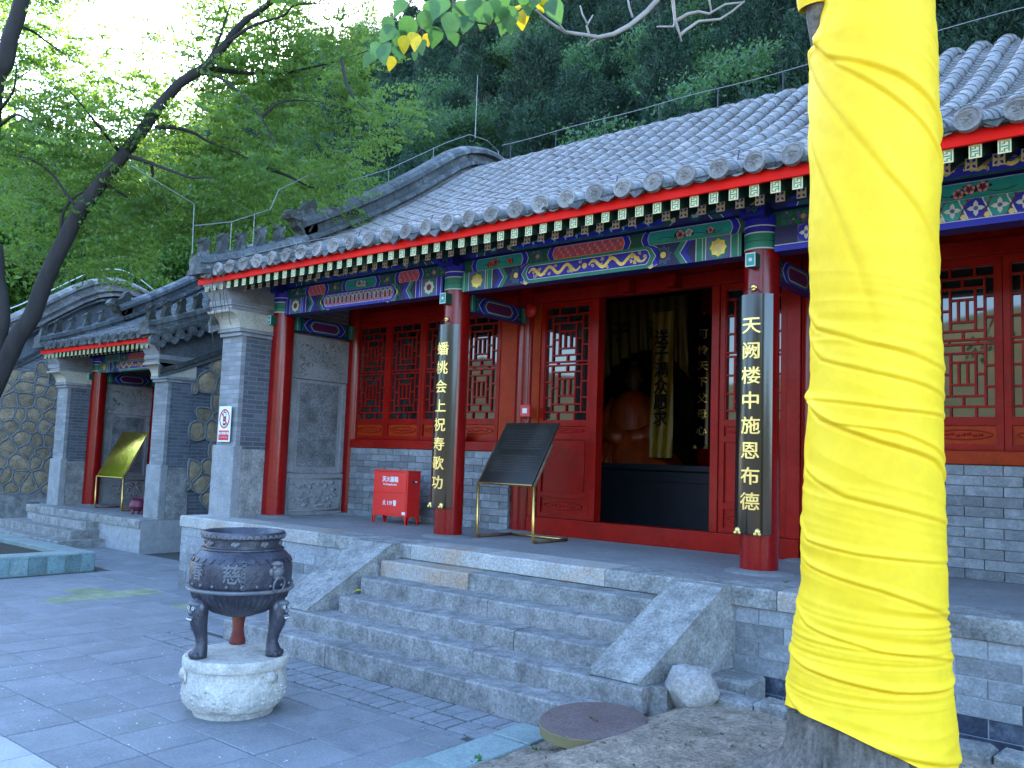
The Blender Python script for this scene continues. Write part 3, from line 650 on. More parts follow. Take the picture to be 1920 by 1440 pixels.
# ------------------------------------------------------------------ roof
PROF = [(-1.0, 3.155), (-.5, 3.335), (0, 3.54), (.5, 3.76), (1, 4.02), (1.5, 4.30), (2, 4.60), (2.5, 4.92), (3, 5.26), (3.4, 5.55), (3.75, 5.80), (4.05, 5.97), (4.35, 6.06), (4.6, 6.08)]
def resample(pts, n):
    P = [Vector((0, *p)) for p in pts]; L = [0]
    for a, b in zip(P, P[1:]): L.append(L[-1] + (b - a).length)
    out = []
    for i in range(n + 1):
        t = L[-1] * i / n; k = max(j for j in range(len(L)) if L[j] <= t + 1e-9); k = min(k, len(P) - 2); u = (t - L[k]) / (L[k + 1] - L[k]); q = P[k].lerp(P[k + 1], u); out.append((q.y, q.z))
    return out, L[-1]
def roof(hall, x0, x1, prof, detail, tile='tile', solo=0, solo_range=None, spacing=.293, back=True):
    ry = prof[-1][0]
    full = prof + [(2 * ry - y, z) for y, z in reversed(prof[:-1])]
    # deck
    d = MB(); P = [(y, z - .05) for y, z in [(full[0][0] + .12, full[0][1] + .05)] + full[1:-1]]
    d.prism(P + [(y, z - .06) for y, z in reversed(P)], 'x', x0 + .05, x1 - .05)
    rf = d.build('roof', 'tile_moss', hall)
    front, Lf = resample(prof, max(8, int(sum(math.hypot(b[0] - a[0], b[1] - a[1]) for a, b in zip(prof, prof[1:])) / .215)))
    nrow = int((x1 - x0 - .3) / spacing); xs_ = [x0 + .2 + (x1 - x0 - .4) * i / nrow for i in range(nrow + 1)] if solo == 0 else None
    if solo: xs_ = [x for x in [.18 + spacing * k for k in range(-16, 28)] if x0 + .15 < x < x1 - .15]
    sp = xs_[1] - xs_[0]
    # one cover tile: half pipe with a slightly wider lower lip
    lt = Lf / (len(front) - 1)
    def tile_mesh(L, r=.086):
        m = MB(); n = 8; st_ = [(0, r), (L * .12, r), (L * .14, r * .94), (L * 1.04, r * .90)]; vs = []
        for y, q in st_:
            for k in range(n + 1):
                a = math.pi * k / n - (0); vs.append((q * math.cos(a), y, q * math.sin(a) + .012))
        fs = [(i * (n + 1) + k, i * (n + 1) + k + 1, (i + 1) * (n + 1) + k + 1, (i + 1) * (n + 1) + k) for i in range(3) for k in range(n)]
        fs.append(tuple(range(n, -1, -1))); m.add(vs, fs); return m
    tm = tile_mesh(lt); tme = tm.mesh('roof_tile', 'auto'); tme.materials.append(MATS[tile])
    V0 = np.array(tm.v); F0 = tm.f
    rv, rfaces = [], []; nsolo = 0
    order = []
    for xi, x in enumerate(xs_):
        for j in range(len(front) - 1): order.append((x, j))
    for x, j in order:
        (ya, za), (yb, zb) = front[j], front[j + 1]; ang = math.atan2(zb - za, yb - ya); jx = random.uniform(-.005, .005); ja = random.uniform(-.015, .015)
        if solo and nsolo < solo and solo_range[0] < x < solo_range[1] and j < solo_range[2]:
            o = bpy.data.objects.new('roof_tile', tme); o.location = (x + jx, ya, za); o.rotation_euler = (ang + ja, 0, ja); put(o, rf); nsolo += 1
        else:
            c, s_ = math.cos(ang + ja), math.sin(ang + ja); V = V0.copy(); V[:, 1], V[:, 2] = V0[:, 1] * c - V0[:, 2] * s_ + ya, V0[:, 1] * s_ + V0[:, 2] * c + za; V[:, 0] += x + jx
            b = len(rv); rv += V.tolist(); rfaces += [tuple(i + b for i in f) for f in F0]
    m = MB(); m.v = rv; m.f = rfaces
    if m.f: m.build('tile_field', tile, rf, 'auto')['kind'] = 'stuff'
    # back slope tiles, coarser
    if back:
        m = MB(); bk = full[len(prof) - 1:]
        for x in xs_: m.tube([(x, y, z + .01) for y, z in bk], .085, 6, False)
        m.build('tile_field', tile, rf, True)['kind'] = 'stuff'
    # pan tiles: concave stepped channels
    pm = MB(); ns = len(front) * 2; pf, _ = resample(prof, ns)
    for xa, xb in zip(xs_, xs_[1:]):
        for j in range(ns):
            (ya, za), (yb, zb) = pf[j], pf[j + 1]; vs = []
            for (y, z, lift) in ((ya - .0, za, .022), (yb, zb, .004)):
                for k in range(5):
                    u = k / 4; vs.append((xa + .055 + (xb - xa - .11) * u, y, z + lift - .045 * (1 - (2 * u - 1) ** 2)))
            for k in range(5): vs.append((vs[k][0], vs[k][1], vs[k][2] - .02))
            pm.add(vs, [(k, k + 1, 6 + k, 5 + k) for k in range(4)] + [(10 + k, 11 + k, k + 1, k) for k in range(4)])
    pm.build('pan_tiles', tile, rf, False)['kind'] = 'stuff'
    # eave: round end tiles, drip tiles, mortar bed
    disc = MB(); disc.lathe([(.0, .012), (.045, .012), (.055, .006), (.068, .006), (.074, .012), (.088, .010), (.090, 0), (.090, -.03)], n=18)
    for k in range(7): a = k * .9; disc.tube([(.04 * math.cos(a), .04 * math.sin(a), .012), (.015 * math.cos(a + 1), .015 * math.sin(a + 1), .014)], .005, 4)
    disc.v = [(x, -z, y) for x, y, z in disc.v]; disc.f = [tuple(reversed(f)) for f in disc.f]
    dm = disc.mesh('end_tile', 'auto'); dm.materials.append(MATS[tile])
    dr = MB().prism([(-.085, .0), (.085, 0), (.06, -.045), (.0, -.085), (-.06, -.045)], 'y', -.012, .012); drm = dr.mesh('drip_tile'); drm.materials.append(MATS['tile_dark'])
    y0, z0 = prof[0]
    for i, x in enumerate(xs_):
        o = bpy.data.objects.new('end_tile', dm); o.location = (x, y0 - .012, z0 + .045); o.rotation_euler = (RAD(-8), RAD(random.uniform(-90, 90)), 0); put(o, rf)
    bed = MB(); n = int((x1 - x0) / .05)
    for i in range(n):
        a = x0 + .05 + (x1 - x0 - .1) * i / n; b = a + (x1 - x0 - .1) / n; e = random.uniform(.0, .018)
        bed.box(a, b, y0 + .0 - random.uniform(0, .02), y0 + .25, z0 - .012 - e, z0 + .012)
    bed.build('mortar_bed', 'tile_moss', rf)['kind'] = 'stuff'
    for i, (xa, xb) in enumerate(zip(xs_, xs_[1:])):
        if random.random() < .38: continue
        m2 = MB(); w = random.uniform(.05, .10); c = (xa + xb) / 2 + random.uniform(-.04, .04); dd = random.uniform(.03, .075)
        m2.prism([(c - w, z0 - .012), (c + w, z0 - .012), (c + w * .5, z0 - .012 - dd * .6), (c + w * random.uniform(-.3, .3), z0 - .012 - dd), (c - w * .7, z0 - .012 - dd * .4)], 'y', y0 - .03, y0 - .015); m2.build('drip_tile', 'tile_dark', rf)
    return rf, xs_, full
def gable_ridge(rf, x, full, beasts=True, sgn=1, mat_up='tile_dark', drips=0, dragon=True, yhead=None):
    "roll ridge along the gable: heavy moulded upper part, thin lower part with seated figures and a dragon head"
    ry = full[len(full) // 2][0]; y0 = full[0][0]; yh = yhead if yhead is not None else y0 + 1.68
    def zat(y):
        for a, b in zip(full, full[1:]):
            if a[0] <= y <= b[0]: return a[1] + (b[1] - a[1]) * (y - a[0]) / (b[0] - a[0])
        return full[0][1]
    def sweep(sec, ys, name, m, lift=0.):
        n = len(sec); vs = []
        for i, y in enumerate(ys):
            s = (zat(min(y + .12, full[-1][0])) - zat(max(y - .12, y0))) / .24; l = math.hypot(1, s); ny, nz = -s / l, 1 / l
            for (u, v) in sec: vs.append((x + u * sgn, y + ny * v, zat(y) + lift + nz * v))
        fs = [(i * n + k, (i + 1) * n + k, (i + 1) * n + (k + 1) % n, i * n + (k + 1) % n) for i in range(len(ys) - 1) for k in range(n)] + [tuple(range(n)), tuple((len(ys) - 1) * n + k for k in range(n - 1, -1, -1))]
        return MB().add(vs, fs).build(name, m, rf)
    hf = [(.22, 0), (.22, .055), (.11, .07), (.11, .12), (.21, .135), (.21, .195), (.09, .215), (.09, .325), (.19, .345), (.19, .41), (.12, .47)]
    up = [(-a, b) for a, b in hf] + [(0, .50)] + list(reversed(hf))
    lo = [(-.19, 0), (-.19, .06), (-.13, .08), (-.13, .13), (-.15, .15), (-.13, .22), (0, .26), (.13, .22), (.15, .15), (.13, .13), (.13, .08), (.19, .06), (.19, 0)]
    n = 46; yb = 2 * ry - yh
    # in pieces, as the fired ridge blocks are
    ysu = [yh + (yb - yh) * i / n for i in range(n + 1)]
    for k in range(0, n, 2): sweep(up, [ysu[k] + .004, ysu[k + 1], ysu[k + 2] - .004], 'ridge_block', mat_up)
    ysl = [y0 - .10 + (yh - y0 + .10) * i / 12 for i in range(13)]
    for k in range(0, 12, 2): sweep(lo, [ysl[k] + .003, ysl[k + 1], ysl[k + 2] - .003], 'ridge_block', mat_up)
    # dragon head
    hd = [(-.52, .40), (-.46, .33), (-.40, .36), (-.32, .22), (-.22, .16), (-.2, .0), (.12, 0), (.14, .30), (.06, .48), (.08, .72), (0, .80), (-.10, .74), (-.14, .62), (-.22, .56), (-.34, .52), (-.44, .52), (-.50, .47)]
    if dragon:
        zb = zat(yh); m = MB().prism([(yh + a * .8, zb + b * .8 + .12) for a, b in hd], 'x', x - .09, x + .09); o = m.build('ridge_beast', 'tile_moss', rf, bevel=.02)
        e = MB()
        for s in (-1, 1): e.blob((x + s * .09, yh - .26, zb + .49), (.02, .035, .03)); e.tube([(x + s * .09, yh - .38, zb + .42), (x + s * .10, yh - .2, zb + .38), (x + s * .09, yh - .08, zb + .46)], .016, 5); e.tube([(x + s * .085, yh - .05, zb + .25), (x + s * .1, yh + .02, zb + .42), (x + s * .085, yh + .03, zb + .6)], .02, 5)
        e.build('relief', 'tile_moss', o, True)
    if beasts:
        fig = [(-.10, 0), (.09, 0), (.10, .06), (.05, .12), (.045, .20), (.06, .26), (.03, .31), (-.02, .30), (-.07, .25), (-.045, .20), (-.06, .12), (-.075, .06)]
        for i, t in enumerate((.06, .24, .42, .62, .82)):
            y = y0 - .08 + (yh - y0 - .15) * t; zb = zat(max(y, y0)) + .20
            m = MB().prism([(y + a, zb + b * (1 + .1 * (i % 2))) for a, b in fig], 'x', x - .045, x + .045); m.build('ridge_figure', 'tile_moss', rf, bevel=.018)
    if drips:
        # row of round and pointed end tiles along the gable edge
        t1 = MB().lathe([(0, .02), (.06, .02), (.075, .012), (.085, .018), (.088, 0), (.088, -.06)], n=14); t1.v = [(z * sgn, a, b) for a, b, z in t1.v]
        m1 = t1.mesh('end_tile', 'auto'); m1.materials.append(MATS['tile_dark'])
        t2 = MB().prism([(-.10, .02), (.10, .02), (.08, -.05), (.0, -.11), (-.08, -.05)], 'x', -.012, .012); m2 = t2.mesh('drip_tile'); m2.materials.append(MATS['tile_dark'])
        y = y0 - .02; i = 0
        while y < drips:
            s = (zat(y + .1) - zat(max(y - .1, y0))) / .2
            o = bpy.data.objects.new('drip_tile' if i % 2 else 'end_tile', m2 if i % 2 else m1); o.location = (x + sgn * .24, y, zat(y) - .10 - (.05 if i % 2 else 0)); o.rotation_euler = (math.atan(s) * .7, 0, 0); put(o, rf); y += .115; i += 1
        sweep([(.0, -.06), (.24, -.06), (.24, 0), (0, 0)], [y0 + (drips - y0) * i / 10 for i in range(11)], 'ridge_bed', 'tile_moss')
    return zat
# ------------------------------------------------------------------ gable wall with its front pier
def gable(hall, x_in, x_out, full, pale='brick_wall_pale', side='brick_wall', yb=None, base_h=.93, board=True):
    "wall between x_in (porch side) and x_out, front pier at y=-.6 with flaring corbel"
    yb = yb or full[-1][0] - 1.0; s = 1 if x_out > x_in else -1; a, b = sorted((x_in, x_out))
    top = [(y, z - .12) for y, z in full if -.55 < y < yb]
    def zt(y):
        for p, q in zip(full, full[1:]):
            if p[0] <= y <= q[0]: return p[1] + (q[1] - p[1]) * (y - p[0]) / (q[0] - p[0]) - .12
        return full[0][1]
    w = MB().prism([(-.56, .0), (yb, 0), (yb, zt(yb))] + list(reversed(top)) + [(-.56, zt(-.56))], 'x', a + .02, b - .02).build('gable_wall', side, hall)
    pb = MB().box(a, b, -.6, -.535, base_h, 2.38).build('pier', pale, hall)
    MB().box(a + .004, b - .004, -.534, -.1, base_h - .2, 2.378).build('pier_side', 'brick_wall_dark', hall)  # dirty dark side brick; porch shade also put into its colour
    MB().cbox(a - .03, b + .012, -.64, -.50, 0, base_h, .012).build('pier_base', 'carved', hall)
    MB().cbox(a - .025, b + .006, -.499, -.08, 0, base_h - .04, .012).build('pier_base', 'stone', hall)
    c1 = MB().box(a - .02, b + .02, -.64, -.1, 2.38, 2.43); c1.box(a - .04, b + .04, -.67, -.1, 2.432, 2.48); c1.build('corbel_band', 'brick_wall_pale', hall, bevel=.006)
    cv = [(-.1, 2.482), (-.66, 2.482)] + [(-.66 - .17 * (1 - math.cos(t * math.pi / 2)) * 1.0, 2.482 + .19 * math.sin(t * math.pi / 2)) for t in (.2, .4, .6, .8, 1)] + [(-.84, 2.70), (-.1, 2.70)]
    MB().prism(cv, 'x', a - .03, b + .03).build('corbel_scroll', 'cream_stone', hall, bevel=.005)
    c2 = MB().box(a - .02, b + .02, -.80, -.1, 2.702, 2.76); c2.box(a - .035, b + .035, -.82, -.1, 2.762, 2.84); c2.build('corbel_band', 'brick_wall_pale', hall, bevel=.005)
    MB().prism([(-.1, 2.842), (-.80, 2.842), (-.95, 3.05), (-.55, 3.22), (-.1, 3.4)], 'x', a - .01, b + .01).build('corbel_top', 'carved', hall, bevel=.006)
    if board:
        # plaster barge board under the roof edge with two dark mouldings below
        ys = [-.80 + (yb + .8) * i / 30 for i in range(31)]
        xo = x_out; 
        def strip(o0, o1, t, name, m):
            vs = []
            for y in ys:
                z = zt(max(y, full[0][0])) + .10; vs += [(xo, y, z - o0), (xo + s * t, y, z - o0), (xo + s * t, y, z - o1), (xo, y, z - o1)]
            fs = [(i * 4 + k, i * 4 + (k + 1) % 4, (i + 1) * 4 + (k + 1) % 4, (i + 1) * 4 + k) for i in range(30) for k in range(4)] + [(0, 1, 2, 3), (120, 121, 122, 123)]
            MB().add(vs, fs).build(name, m, w)
        strip(.0, .62, .03, 'barge_board', 'plaster_dark'); strip(.622, .70, .07, 'moulding', 'tile_moss'); strip(.702, .78, .045, 'moulding', 'tile_dark')
    return w, zt
def brick_panel(parent, x0, x1, y, z0, z1, bw=.30, bh=.085, face=-1, depth=.05, jitter=.004, j=.006, name='brick'):
    "running-bond wall of single bricks, facing -y (face=-1)"
    full_ = MB().cbox(-bw / 2 + j / 2, bw / 2 - j / 2, -.02, .05, -bh / 2 + j / 2, bh / 2 - j / 2, .003).mesh('brick'); full_.materials.append(MATS['brick'])
    rows = round((z1 - z0) / bh); hh = (z1 - z0) / rows; objs = 0
    for r in range(rows):
        x = x0 - (bw / 2 if r % 2 else 0)
        while x < x1 - .01:
            a, b = max(x, x0), min(x + bw, x1)
            if b - a > .04:
                me = full_ if b - a > bw - .01 and abs(hh - bh) < .001 else None
                if me is None: me = MB().cbox(-(b - a) / 2 + j / 2, (b - a) / 2 - j / 2, -.02, .05, -hh / 2 + j / 2, hh / 2 - j / 2, .003).mesh('brick'); me.materials.append(MATS['brick'])
                o = bpy.data.objects.new(name, me); o.location = ((a + b) / 2, y + random.uniform(-jitter, jitter), z0 + (r + .5) * hh); put(o, parent); objs += 1
            x += bw
    return objs
# ------------------------------------------------------------------ halls
def multi_mesh(name, parts, smooth=False):
    m = MB(); idx = []; mats = []
    for mb, mt in parts:
        if mt not in mats: mats.append(mt)
        m.add(mb.v, mb.f); idx += [mats.index(mt)] * len(mb.f)
    me = bpy.data.meshes.new(name); me.from_pydata(m.v, [], m.f)
    for mt in mats: me.materials.append(MATS[mt])
    me.polygons.foreach_set('material_index', idx); me.update()
    if smooth: me.shade_smooth(); me.set_sharp_from_angle(angle=RAD(38))
    return me
def end_fret():
    a = MB().box(-.039, .039, -.004, 0, -.046, .046); g = MB()
    for sx in (-1, 1):
        g.box(*sorted((sx * .030, sx * .022)), -.006, -.0042, -.036, .036)
    g.box(-.020, .020, -.006, -.0042, -.004, .004); g.box(-.004, .004, -.006, -.0042, .014, .036); g.box(-.004, .004, -.006, -.0042, -.036, -.014)
    g.box(-.020, -.006, -.006, -.0042, .014, .020); g.box(.006, .020, -.006, -.0042, -.020, -.014); g.box(.008, .018, -.006, -.0042, .028, .036); g.box(-.018, -.008, -.006, -.0042, -.036, -.028)
    return multi_mesh('rafter_end', [(a, 'p_cream'), (g, 'p_green')])
def end_petal():
    a = MB().box(-.038, .038, -.004, 0, -.042, .042); g = MB()
    for sx in (-1, 1):
        for sz in (-1, 1): g.prism([(sx * .006, sz * .008), (sx * .012, sz * .030), (sx * .030, sz * .034), (sx * .026, sz * .014)], 'y', -.006, -.0042)
    return multi_mesh('rafter_end', [(a, 'p_cream'), (g, 'p_blue')])
FRET, PETAL = end_fret(), end_petal()
def rafters(hall, x0, x1, sp=.17):
    fly = MB().prism([(-.92, 3.0 - .045), (-.92, 3.0 + .045), (-.15, 3.29 + .045), (-.15, 3.29 - .045)], 'x', -.036, .036).mesh('rafter'); fly.materials.append(MATS['rafter_green'])
    low = MB().prism([(-.62, 3.02 - .042), (-.62, 3.02 + .03), (.9, 3.84), (.9, 3.76)], 'x', -.034, .034).mesh('rafter'); low.materials.append(MATS['rafter_green'])
    n = int((x1 - x0) / sp)
    for i in range(n + 1):
        x = x0 + i * sp
        o = bpy.data.objects.new('rafter', fly); o.location.x = x; put(o, hall); e = bpy.data.objects.new('rafter_end', FRET); e.location = (0, -.9205, 3.0); put(e, o)
        o = bpy.data.objects.new('rafter', low); o.location.x = x - .085; put(o, hall); e = bpy.data.objects.new('rafter_end', PETAL); e.location = (0, -.6205, 3.02); put(e, o)
def fmap(y): return lambda s, t, d: (s, y - d, t)
def column(hall, x, y=0, h=2.75, r=.155, bands=True, m='lacquer_col', tenon=True):
    c = MB().lathe([(r * 1.03, 0), (r * 1.03, .25), (r, 1.2), (r * .97, h)], n=32).build('column', m, hall, 'auto'); c.location = (x, y, 0)
    b = MB().lathe([(.30, -.01), (.28, .008), (.22, .022), (r * 1.06, .03)], n=28).build('column_base', 'floor_stone', c, 'auto')
    if bands:
        q = r * .985
        for z0, z1, mt in ((h, h + .14, 'p_green'), (h + .14, h + .30, 'p_blue')): MB().lathe([(q, z0), (q, z1)], n=32).build('column_band', mt, c, 'auto')
        l = MB()
        for z in (h + .004, h + .14, h + .2): l.lathe([(q + .0015, z), (q + .0015, z + .01)], n=32)
        l.build('band_line', 'p_white', c)
        MB().lathe([(q + .0015, h + .07), (q + .0015, h + .076)], n=32).build('band_line', 'p_black', c)
    if tenon:
        t = MB().box(-.045, .045, -r - .085, -r + .02, h - .17, h - .05).build('tenon', 'p_dgreen', c, bevel=.003)
        P = Paint(lambda s, tt, d: (s, -r - .085 - d, tt)); P.rect(-.045, .045, h - .17, h - .05, 'p_white', .002); P.rect(-.036, .036, h - .16, h - .06, 'p_teal', .003); P.disc(0, h - .11, .015, 'p_white', .004, 8); P.build(t)
    return c
def cross_beam(hall, x, D, painted=1):
    b = MB().box(x - .06, x + .06, .13, D - .12, 2.55, 2.74).build('cross_beam', 'p_navy', hall)
    P = Paint(lambda s, t, d: (x + .06 + d, s, t)); paint_side(P, .135, D - .125, 2.55, 2.74); P.build(b)
    MB().box(x - .11, x + .11, -.22, D, 3.02, 3.27).build('beam', 'p_navy', hall)
    P = Paint(fmap(-.22)); P.rect(x - .11, x + .11, 3.02, 3.27, 'p_blue', .002); rosette(P, x, 3.15, .10, .003); P.build(hall.children[-1])
def carved_wall(hall, x, s=1):
    "three carved grey stone panels on the porch side wall (face at x, normal s)"
    def bx(y0, y1, z0, z1, t, name, m, par): return MB().box(*sorted((x, x + s * t)), y0, y1, z0, z1).build(name, m, par, bevel=.006)
    p = bx(.16, 1.20, .0, .58, .07, 'carved_panel', 'carved', hall); r = MB(); rnd = random.Random(3)
    for k in range(60):
        y, z = rnd.uniform(.28, 1.08), rnd.uniform(.12, .46); r.blob((x + s * .07, y, z), (.012, rnd.uniform(.02, .06), rnd.uniform(.01, .03)), 6, 4, .3, 3, k)
    for (a, b, c, d) in ((.22, 1.14, .06, .075), (.22, 1.14, .505, .52)): r.box(*sorted((x + s * .07, x + s * .082)), a, b, c, d)
    for y in (.22, 1.125): r.box(*sorted((x + s * .07, x + s * .082)), y, y + .015, .075, .505)
    r.build('relief', 'carved', p, True)
    m = bx(.16, 1.20, .582, 1.898, .035, 'carved_panel', 'carved', hall); bx(.36, 1.04, .68, 1.85, .045, 'inset', 'carved_dark', m)
    for (a, b, c, d) in ((.20, .30, .60, 1.88), (1.10, 1.17, .60, 1.88)): MB().box(*sorted((x + s * .035, x + s * .06)), a, b, c, d).build('frame', 'carved', m, bevel=.006)
    t = bx(.16, 1.20, 1.90, 2.52, .06, 'carved_panel', 'carved', hall); r = MB()
    for k in range(70):
        y, z = rnd.uniform(.26, 1.1), rnd.uniform(1.97, 2.44)
        if .45 < y < .9 and z < 2.1: continue
        r.tube([(x + s * .062, y, z), (x + s * .068, y + rnd.uniform(-.05, .05), z + rnd.uniform(-.04, .04)), (x + s * .06, y + rnd.uniform(-.08, .08), z + rnd.uniform(-.06, .06))], .009, 5)
    r.build('relief', 'carved', t, True)
def base_platform(hall, x0, x1, zlow, yb, left_open=True, m='stone_rust'):
    p = MB().box(x0 + .03, x1, -.965, yb, zlow - .1, -.02).build('platform', 'mortar', hall)
    MB().box(x0 + .4, x1 - .02, -.62, yb - .05, -.019, 0).build('floor', 'floor_stone', p)
    x = x0
    while x < x1 - .05:
        w = random.uniform(.9, 1.5); b = min(x + w, x1)
        wavy(x + .003, b - .003, -.995, -.56, -.135, .003 + random.uniform(-.003, .002), 12, x).build('edge_slab', m if random.random() < .5 else 'stone', p, 'auto'); x = b
    MB().cbox(x0, x0 + .40, -.55, yb, -.135, .003, .01).build('edge_slab', 'stone', p)
    return p
def hall(name, label, loc, cols, bays, prof, zlow, doorw=None, solo=0, solo_range=None, roofmat='tile', leaves=(), x_ext=(.62, .62), right_beasts=True, drips_r=0, interior=True):
    h = empty(name, loc); tag(h, label, 'temple hall'); D = 1.3115
    x0, x1 = cols[0] - .5, cols[-1] + .5; rnd = random.Random(11)
    rf, rows, full = roof(h, x0 - .16, x1 + .16, prof, 1, roofmat, solo, solo_range)
    gable_ridge(rf, x0 + .02, full, True, 1); zat = gable_ridge(rf, x1 - .02, full, right_beasts, 1, drips=drips_r)
    gw, zt = gable(h, cols[0] - .05, x0, full); gw2, _ = gable(h, cols[-1] + .05, x1, full, side='brick_wall_dark' if drips_r else 'brick_wall')  # gable facing the alley: darker brick, lack of light put into the colour
    # eave boards
    MB().box(x0 - .12, x1 + .12, -.955, -.925, 3.044, 3.138).build('fascia', 'fascia_red', h, bevel=.004)
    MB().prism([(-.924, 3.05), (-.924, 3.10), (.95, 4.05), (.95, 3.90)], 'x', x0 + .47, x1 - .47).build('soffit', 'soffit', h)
    rafters(h, x0 + .05, x1 - .05)
    pl = base_platform(h, x0 - .1, x1 + .1, zlow, full[-1][0] - .7)
    for x in cols: column(h, x)
    for x in cols: cross_beam(h, x, D)
    pu = MB().tube([(x0 + .2, 0, 3.19), (x1 - .2, 0, 3.19)], .11, 16).build('purlin', 'p_navy', h, 'auto')
    for i, (a, b) in enumerate(zip(cols, cols[1:])):
        k = bays[i]; a2, b2 = a + .15, b - .15
        lb = MB().box(a2, b2, -.09, .09, 2.72, 2.93).build('tie_beam', 'p_navy', h); P = Paint(fmap(-.09)); paint_lower(P, a2, b2, 2.72, 2.93, k[0], rnd); P.build(lb)
        mbd = MB().box(a2 - .1, b2 + .1, -.05, .05, 2.931, 3.08).build('pad_board', 'p_dgreen', h); P = Paint(fmap(-.05)); paint_mid(P, a2 - .02, b2 + .02, 2.933, 3.079, k[0], rnd); P.build(mbd)
        P = Paint(lambda s, t, d: (s, -math.sqrt(max(.0001, (.112 + d) ** 2 - (t - 3.19) ** 2)), t)); paint_top(P, a + .12, b - .12, 3.10, 3.245, k[0], rnd); P.build(pu)
        # inner wall of the bay
        ia, ib = a + .13, b - .13
        MB().box(a, b, D - .03, D + .03, 2.95, zt(D) + .08).build('transom', 'lacquer', h)
        MB().box(ia, ib, D - .07, D + .07, 2.80, 2.948).build('header', 'lacquer', h, bevel=.006)
        if k[1] == 'window':
            _, ls, lw, ln = k[1:]; le = ls + lw * ln
            sw = MB().box(ia, ib, D - .10, D + .12, 0, .97).build('sill_wall', 'mortar', h)
            brick_panel(sw, ia, ib, D - .105, .0, .968, .30, .088)
            MB().box(ia - .02, ib + .02, D - .14, D + .12, .972, 1.09).build('sill_board', 'lacquer' if i == 0 else 'orange_lacquer', h, bevel=.008)
            MB().box(ia, ls - .005, D - .05, D + .05, 1.091, 2.80).build('jamb', 'lacquer' if i == 0 else 'orange_lacquer', h, bevel=.006); MB().box(le + .005, ib, D - .05, D + .05, 1.091, 2.80).build('jamb', 'orange_lacquer', h, bevel=.006)
            for j in range(ln): leaf('window', lw - .006, 1.685, h, (ls + j * lw + .003, D - .02, 1.095), [.25])
            MB().box(ls, le, D - .045, D + .04, 2.782, 2.799).build('head_rail', 'lacquer', h)
        else:
            o0, o1 = k[2], k[3]
            MB().box(ia, ib, D - .09, D + .09, 0, .20).build('threshold', 'lacquer', h, bevel=.008)
            for xx0, xx1, mt in ((ia, a + .25, 'orange_lacquer'), (o0 - .09, o0, 'lacquer'), (o1, o1 + .09, 'lacquer'), (b - .27, ib, 'lacquer')): MB().box(xx0, xx1, D - .07, D + .07, .201, 2.80).build('jamb', mt, h, bevel=.008)
            leaf('door', o0 - .095 - (a + .255), 2.59, h, (a + .255, D - .02, .205), [.27, .96, 1.12]); leaf('door', b - .275 - (o1 + .095), 2.59, h, (o1 + .095, D - .02, .205), [.27, .96, 1.12])
            for u in (.3, .7): MB().prism([(o0 + (o1 - o0) * u - .07, 2.80), (o0 + (o1 - o0) * u + .07, 2.80), (o0 + (o1 - o0) * u + .06, 2.93), (o0 + (o1 - o0) * u - .06, 2.93)], 'y', D - .22, D - .071).build('door_peg', 'lacquer', h, bevel=.01)
    for x in cols: column(h, x, D, 4.1, .14, False, tenon=False)
    carved_wall(h, cols[0] - .068, 1); carved_wall(h, cols[-1] + .068, -1)
    yb = full[-1][0] - 1.1
    MB().box(x0 + .3, x1 - .3, yb, yb + .3, 0, zt(yb)).build('back_wall', 'wall_plain', h)
    return h, rf, full, gw2
MAIN, MROOF, MFULL, _ = hall('temple_hall', 'main temple hall with red columns, painted beams and open door above the stairs', (0, 0, 0), [-3.25, 0, 3.62, 6.87],
    [(1, 'window', -3.2, .70, 4), (0, 'door', 1.10, 2.53), (2, 'window', 3.97, .64, 4)], PROF, -1.2, solo=258, solo_range=(1.5, 6.3, 17))
MPL = [c for c in MAIN.children if c.name.startswith('platform')][0]
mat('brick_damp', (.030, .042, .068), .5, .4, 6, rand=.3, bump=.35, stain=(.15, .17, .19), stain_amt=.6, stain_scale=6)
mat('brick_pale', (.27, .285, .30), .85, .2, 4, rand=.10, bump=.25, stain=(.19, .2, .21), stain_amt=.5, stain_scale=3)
for (a, b, z0, rows) in ((3.86, 7.4, -1.085, 8), (-3.84, -.22, -.92, 7)):
    brick_panel(MPL, a, b, -.952, z0, -.137, .37, (-.137 - z0) / rows)
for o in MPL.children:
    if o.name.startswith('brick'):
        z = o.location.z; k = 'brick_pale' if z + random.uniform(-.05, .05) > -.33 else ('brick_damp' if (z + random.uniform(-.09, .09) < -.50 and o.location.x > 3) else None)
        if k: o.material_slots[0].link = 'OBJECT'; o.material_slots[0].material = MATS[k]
B2, R2, F2, GW2 = hall('temple_hall', 'smaller temple hall at the left with one painted bay and a gold board', (-11.4, 1.35, -.36), [0, 3.35], [(0, 'door', 1.0, 2.3)], PROF, -.62, roofmat='tile_dark', drips_r=2.2)
PROF3 = [(-1.0, 2.95), (-.5, 3.14), (0, 3.38), (.5, 3.66), (1, 3.96), (1.5, 4.30), (2, 4.66), (2.4, 4.94), (2.75, 5.13), (3.05, 5.23), (3.3, 5.26)]
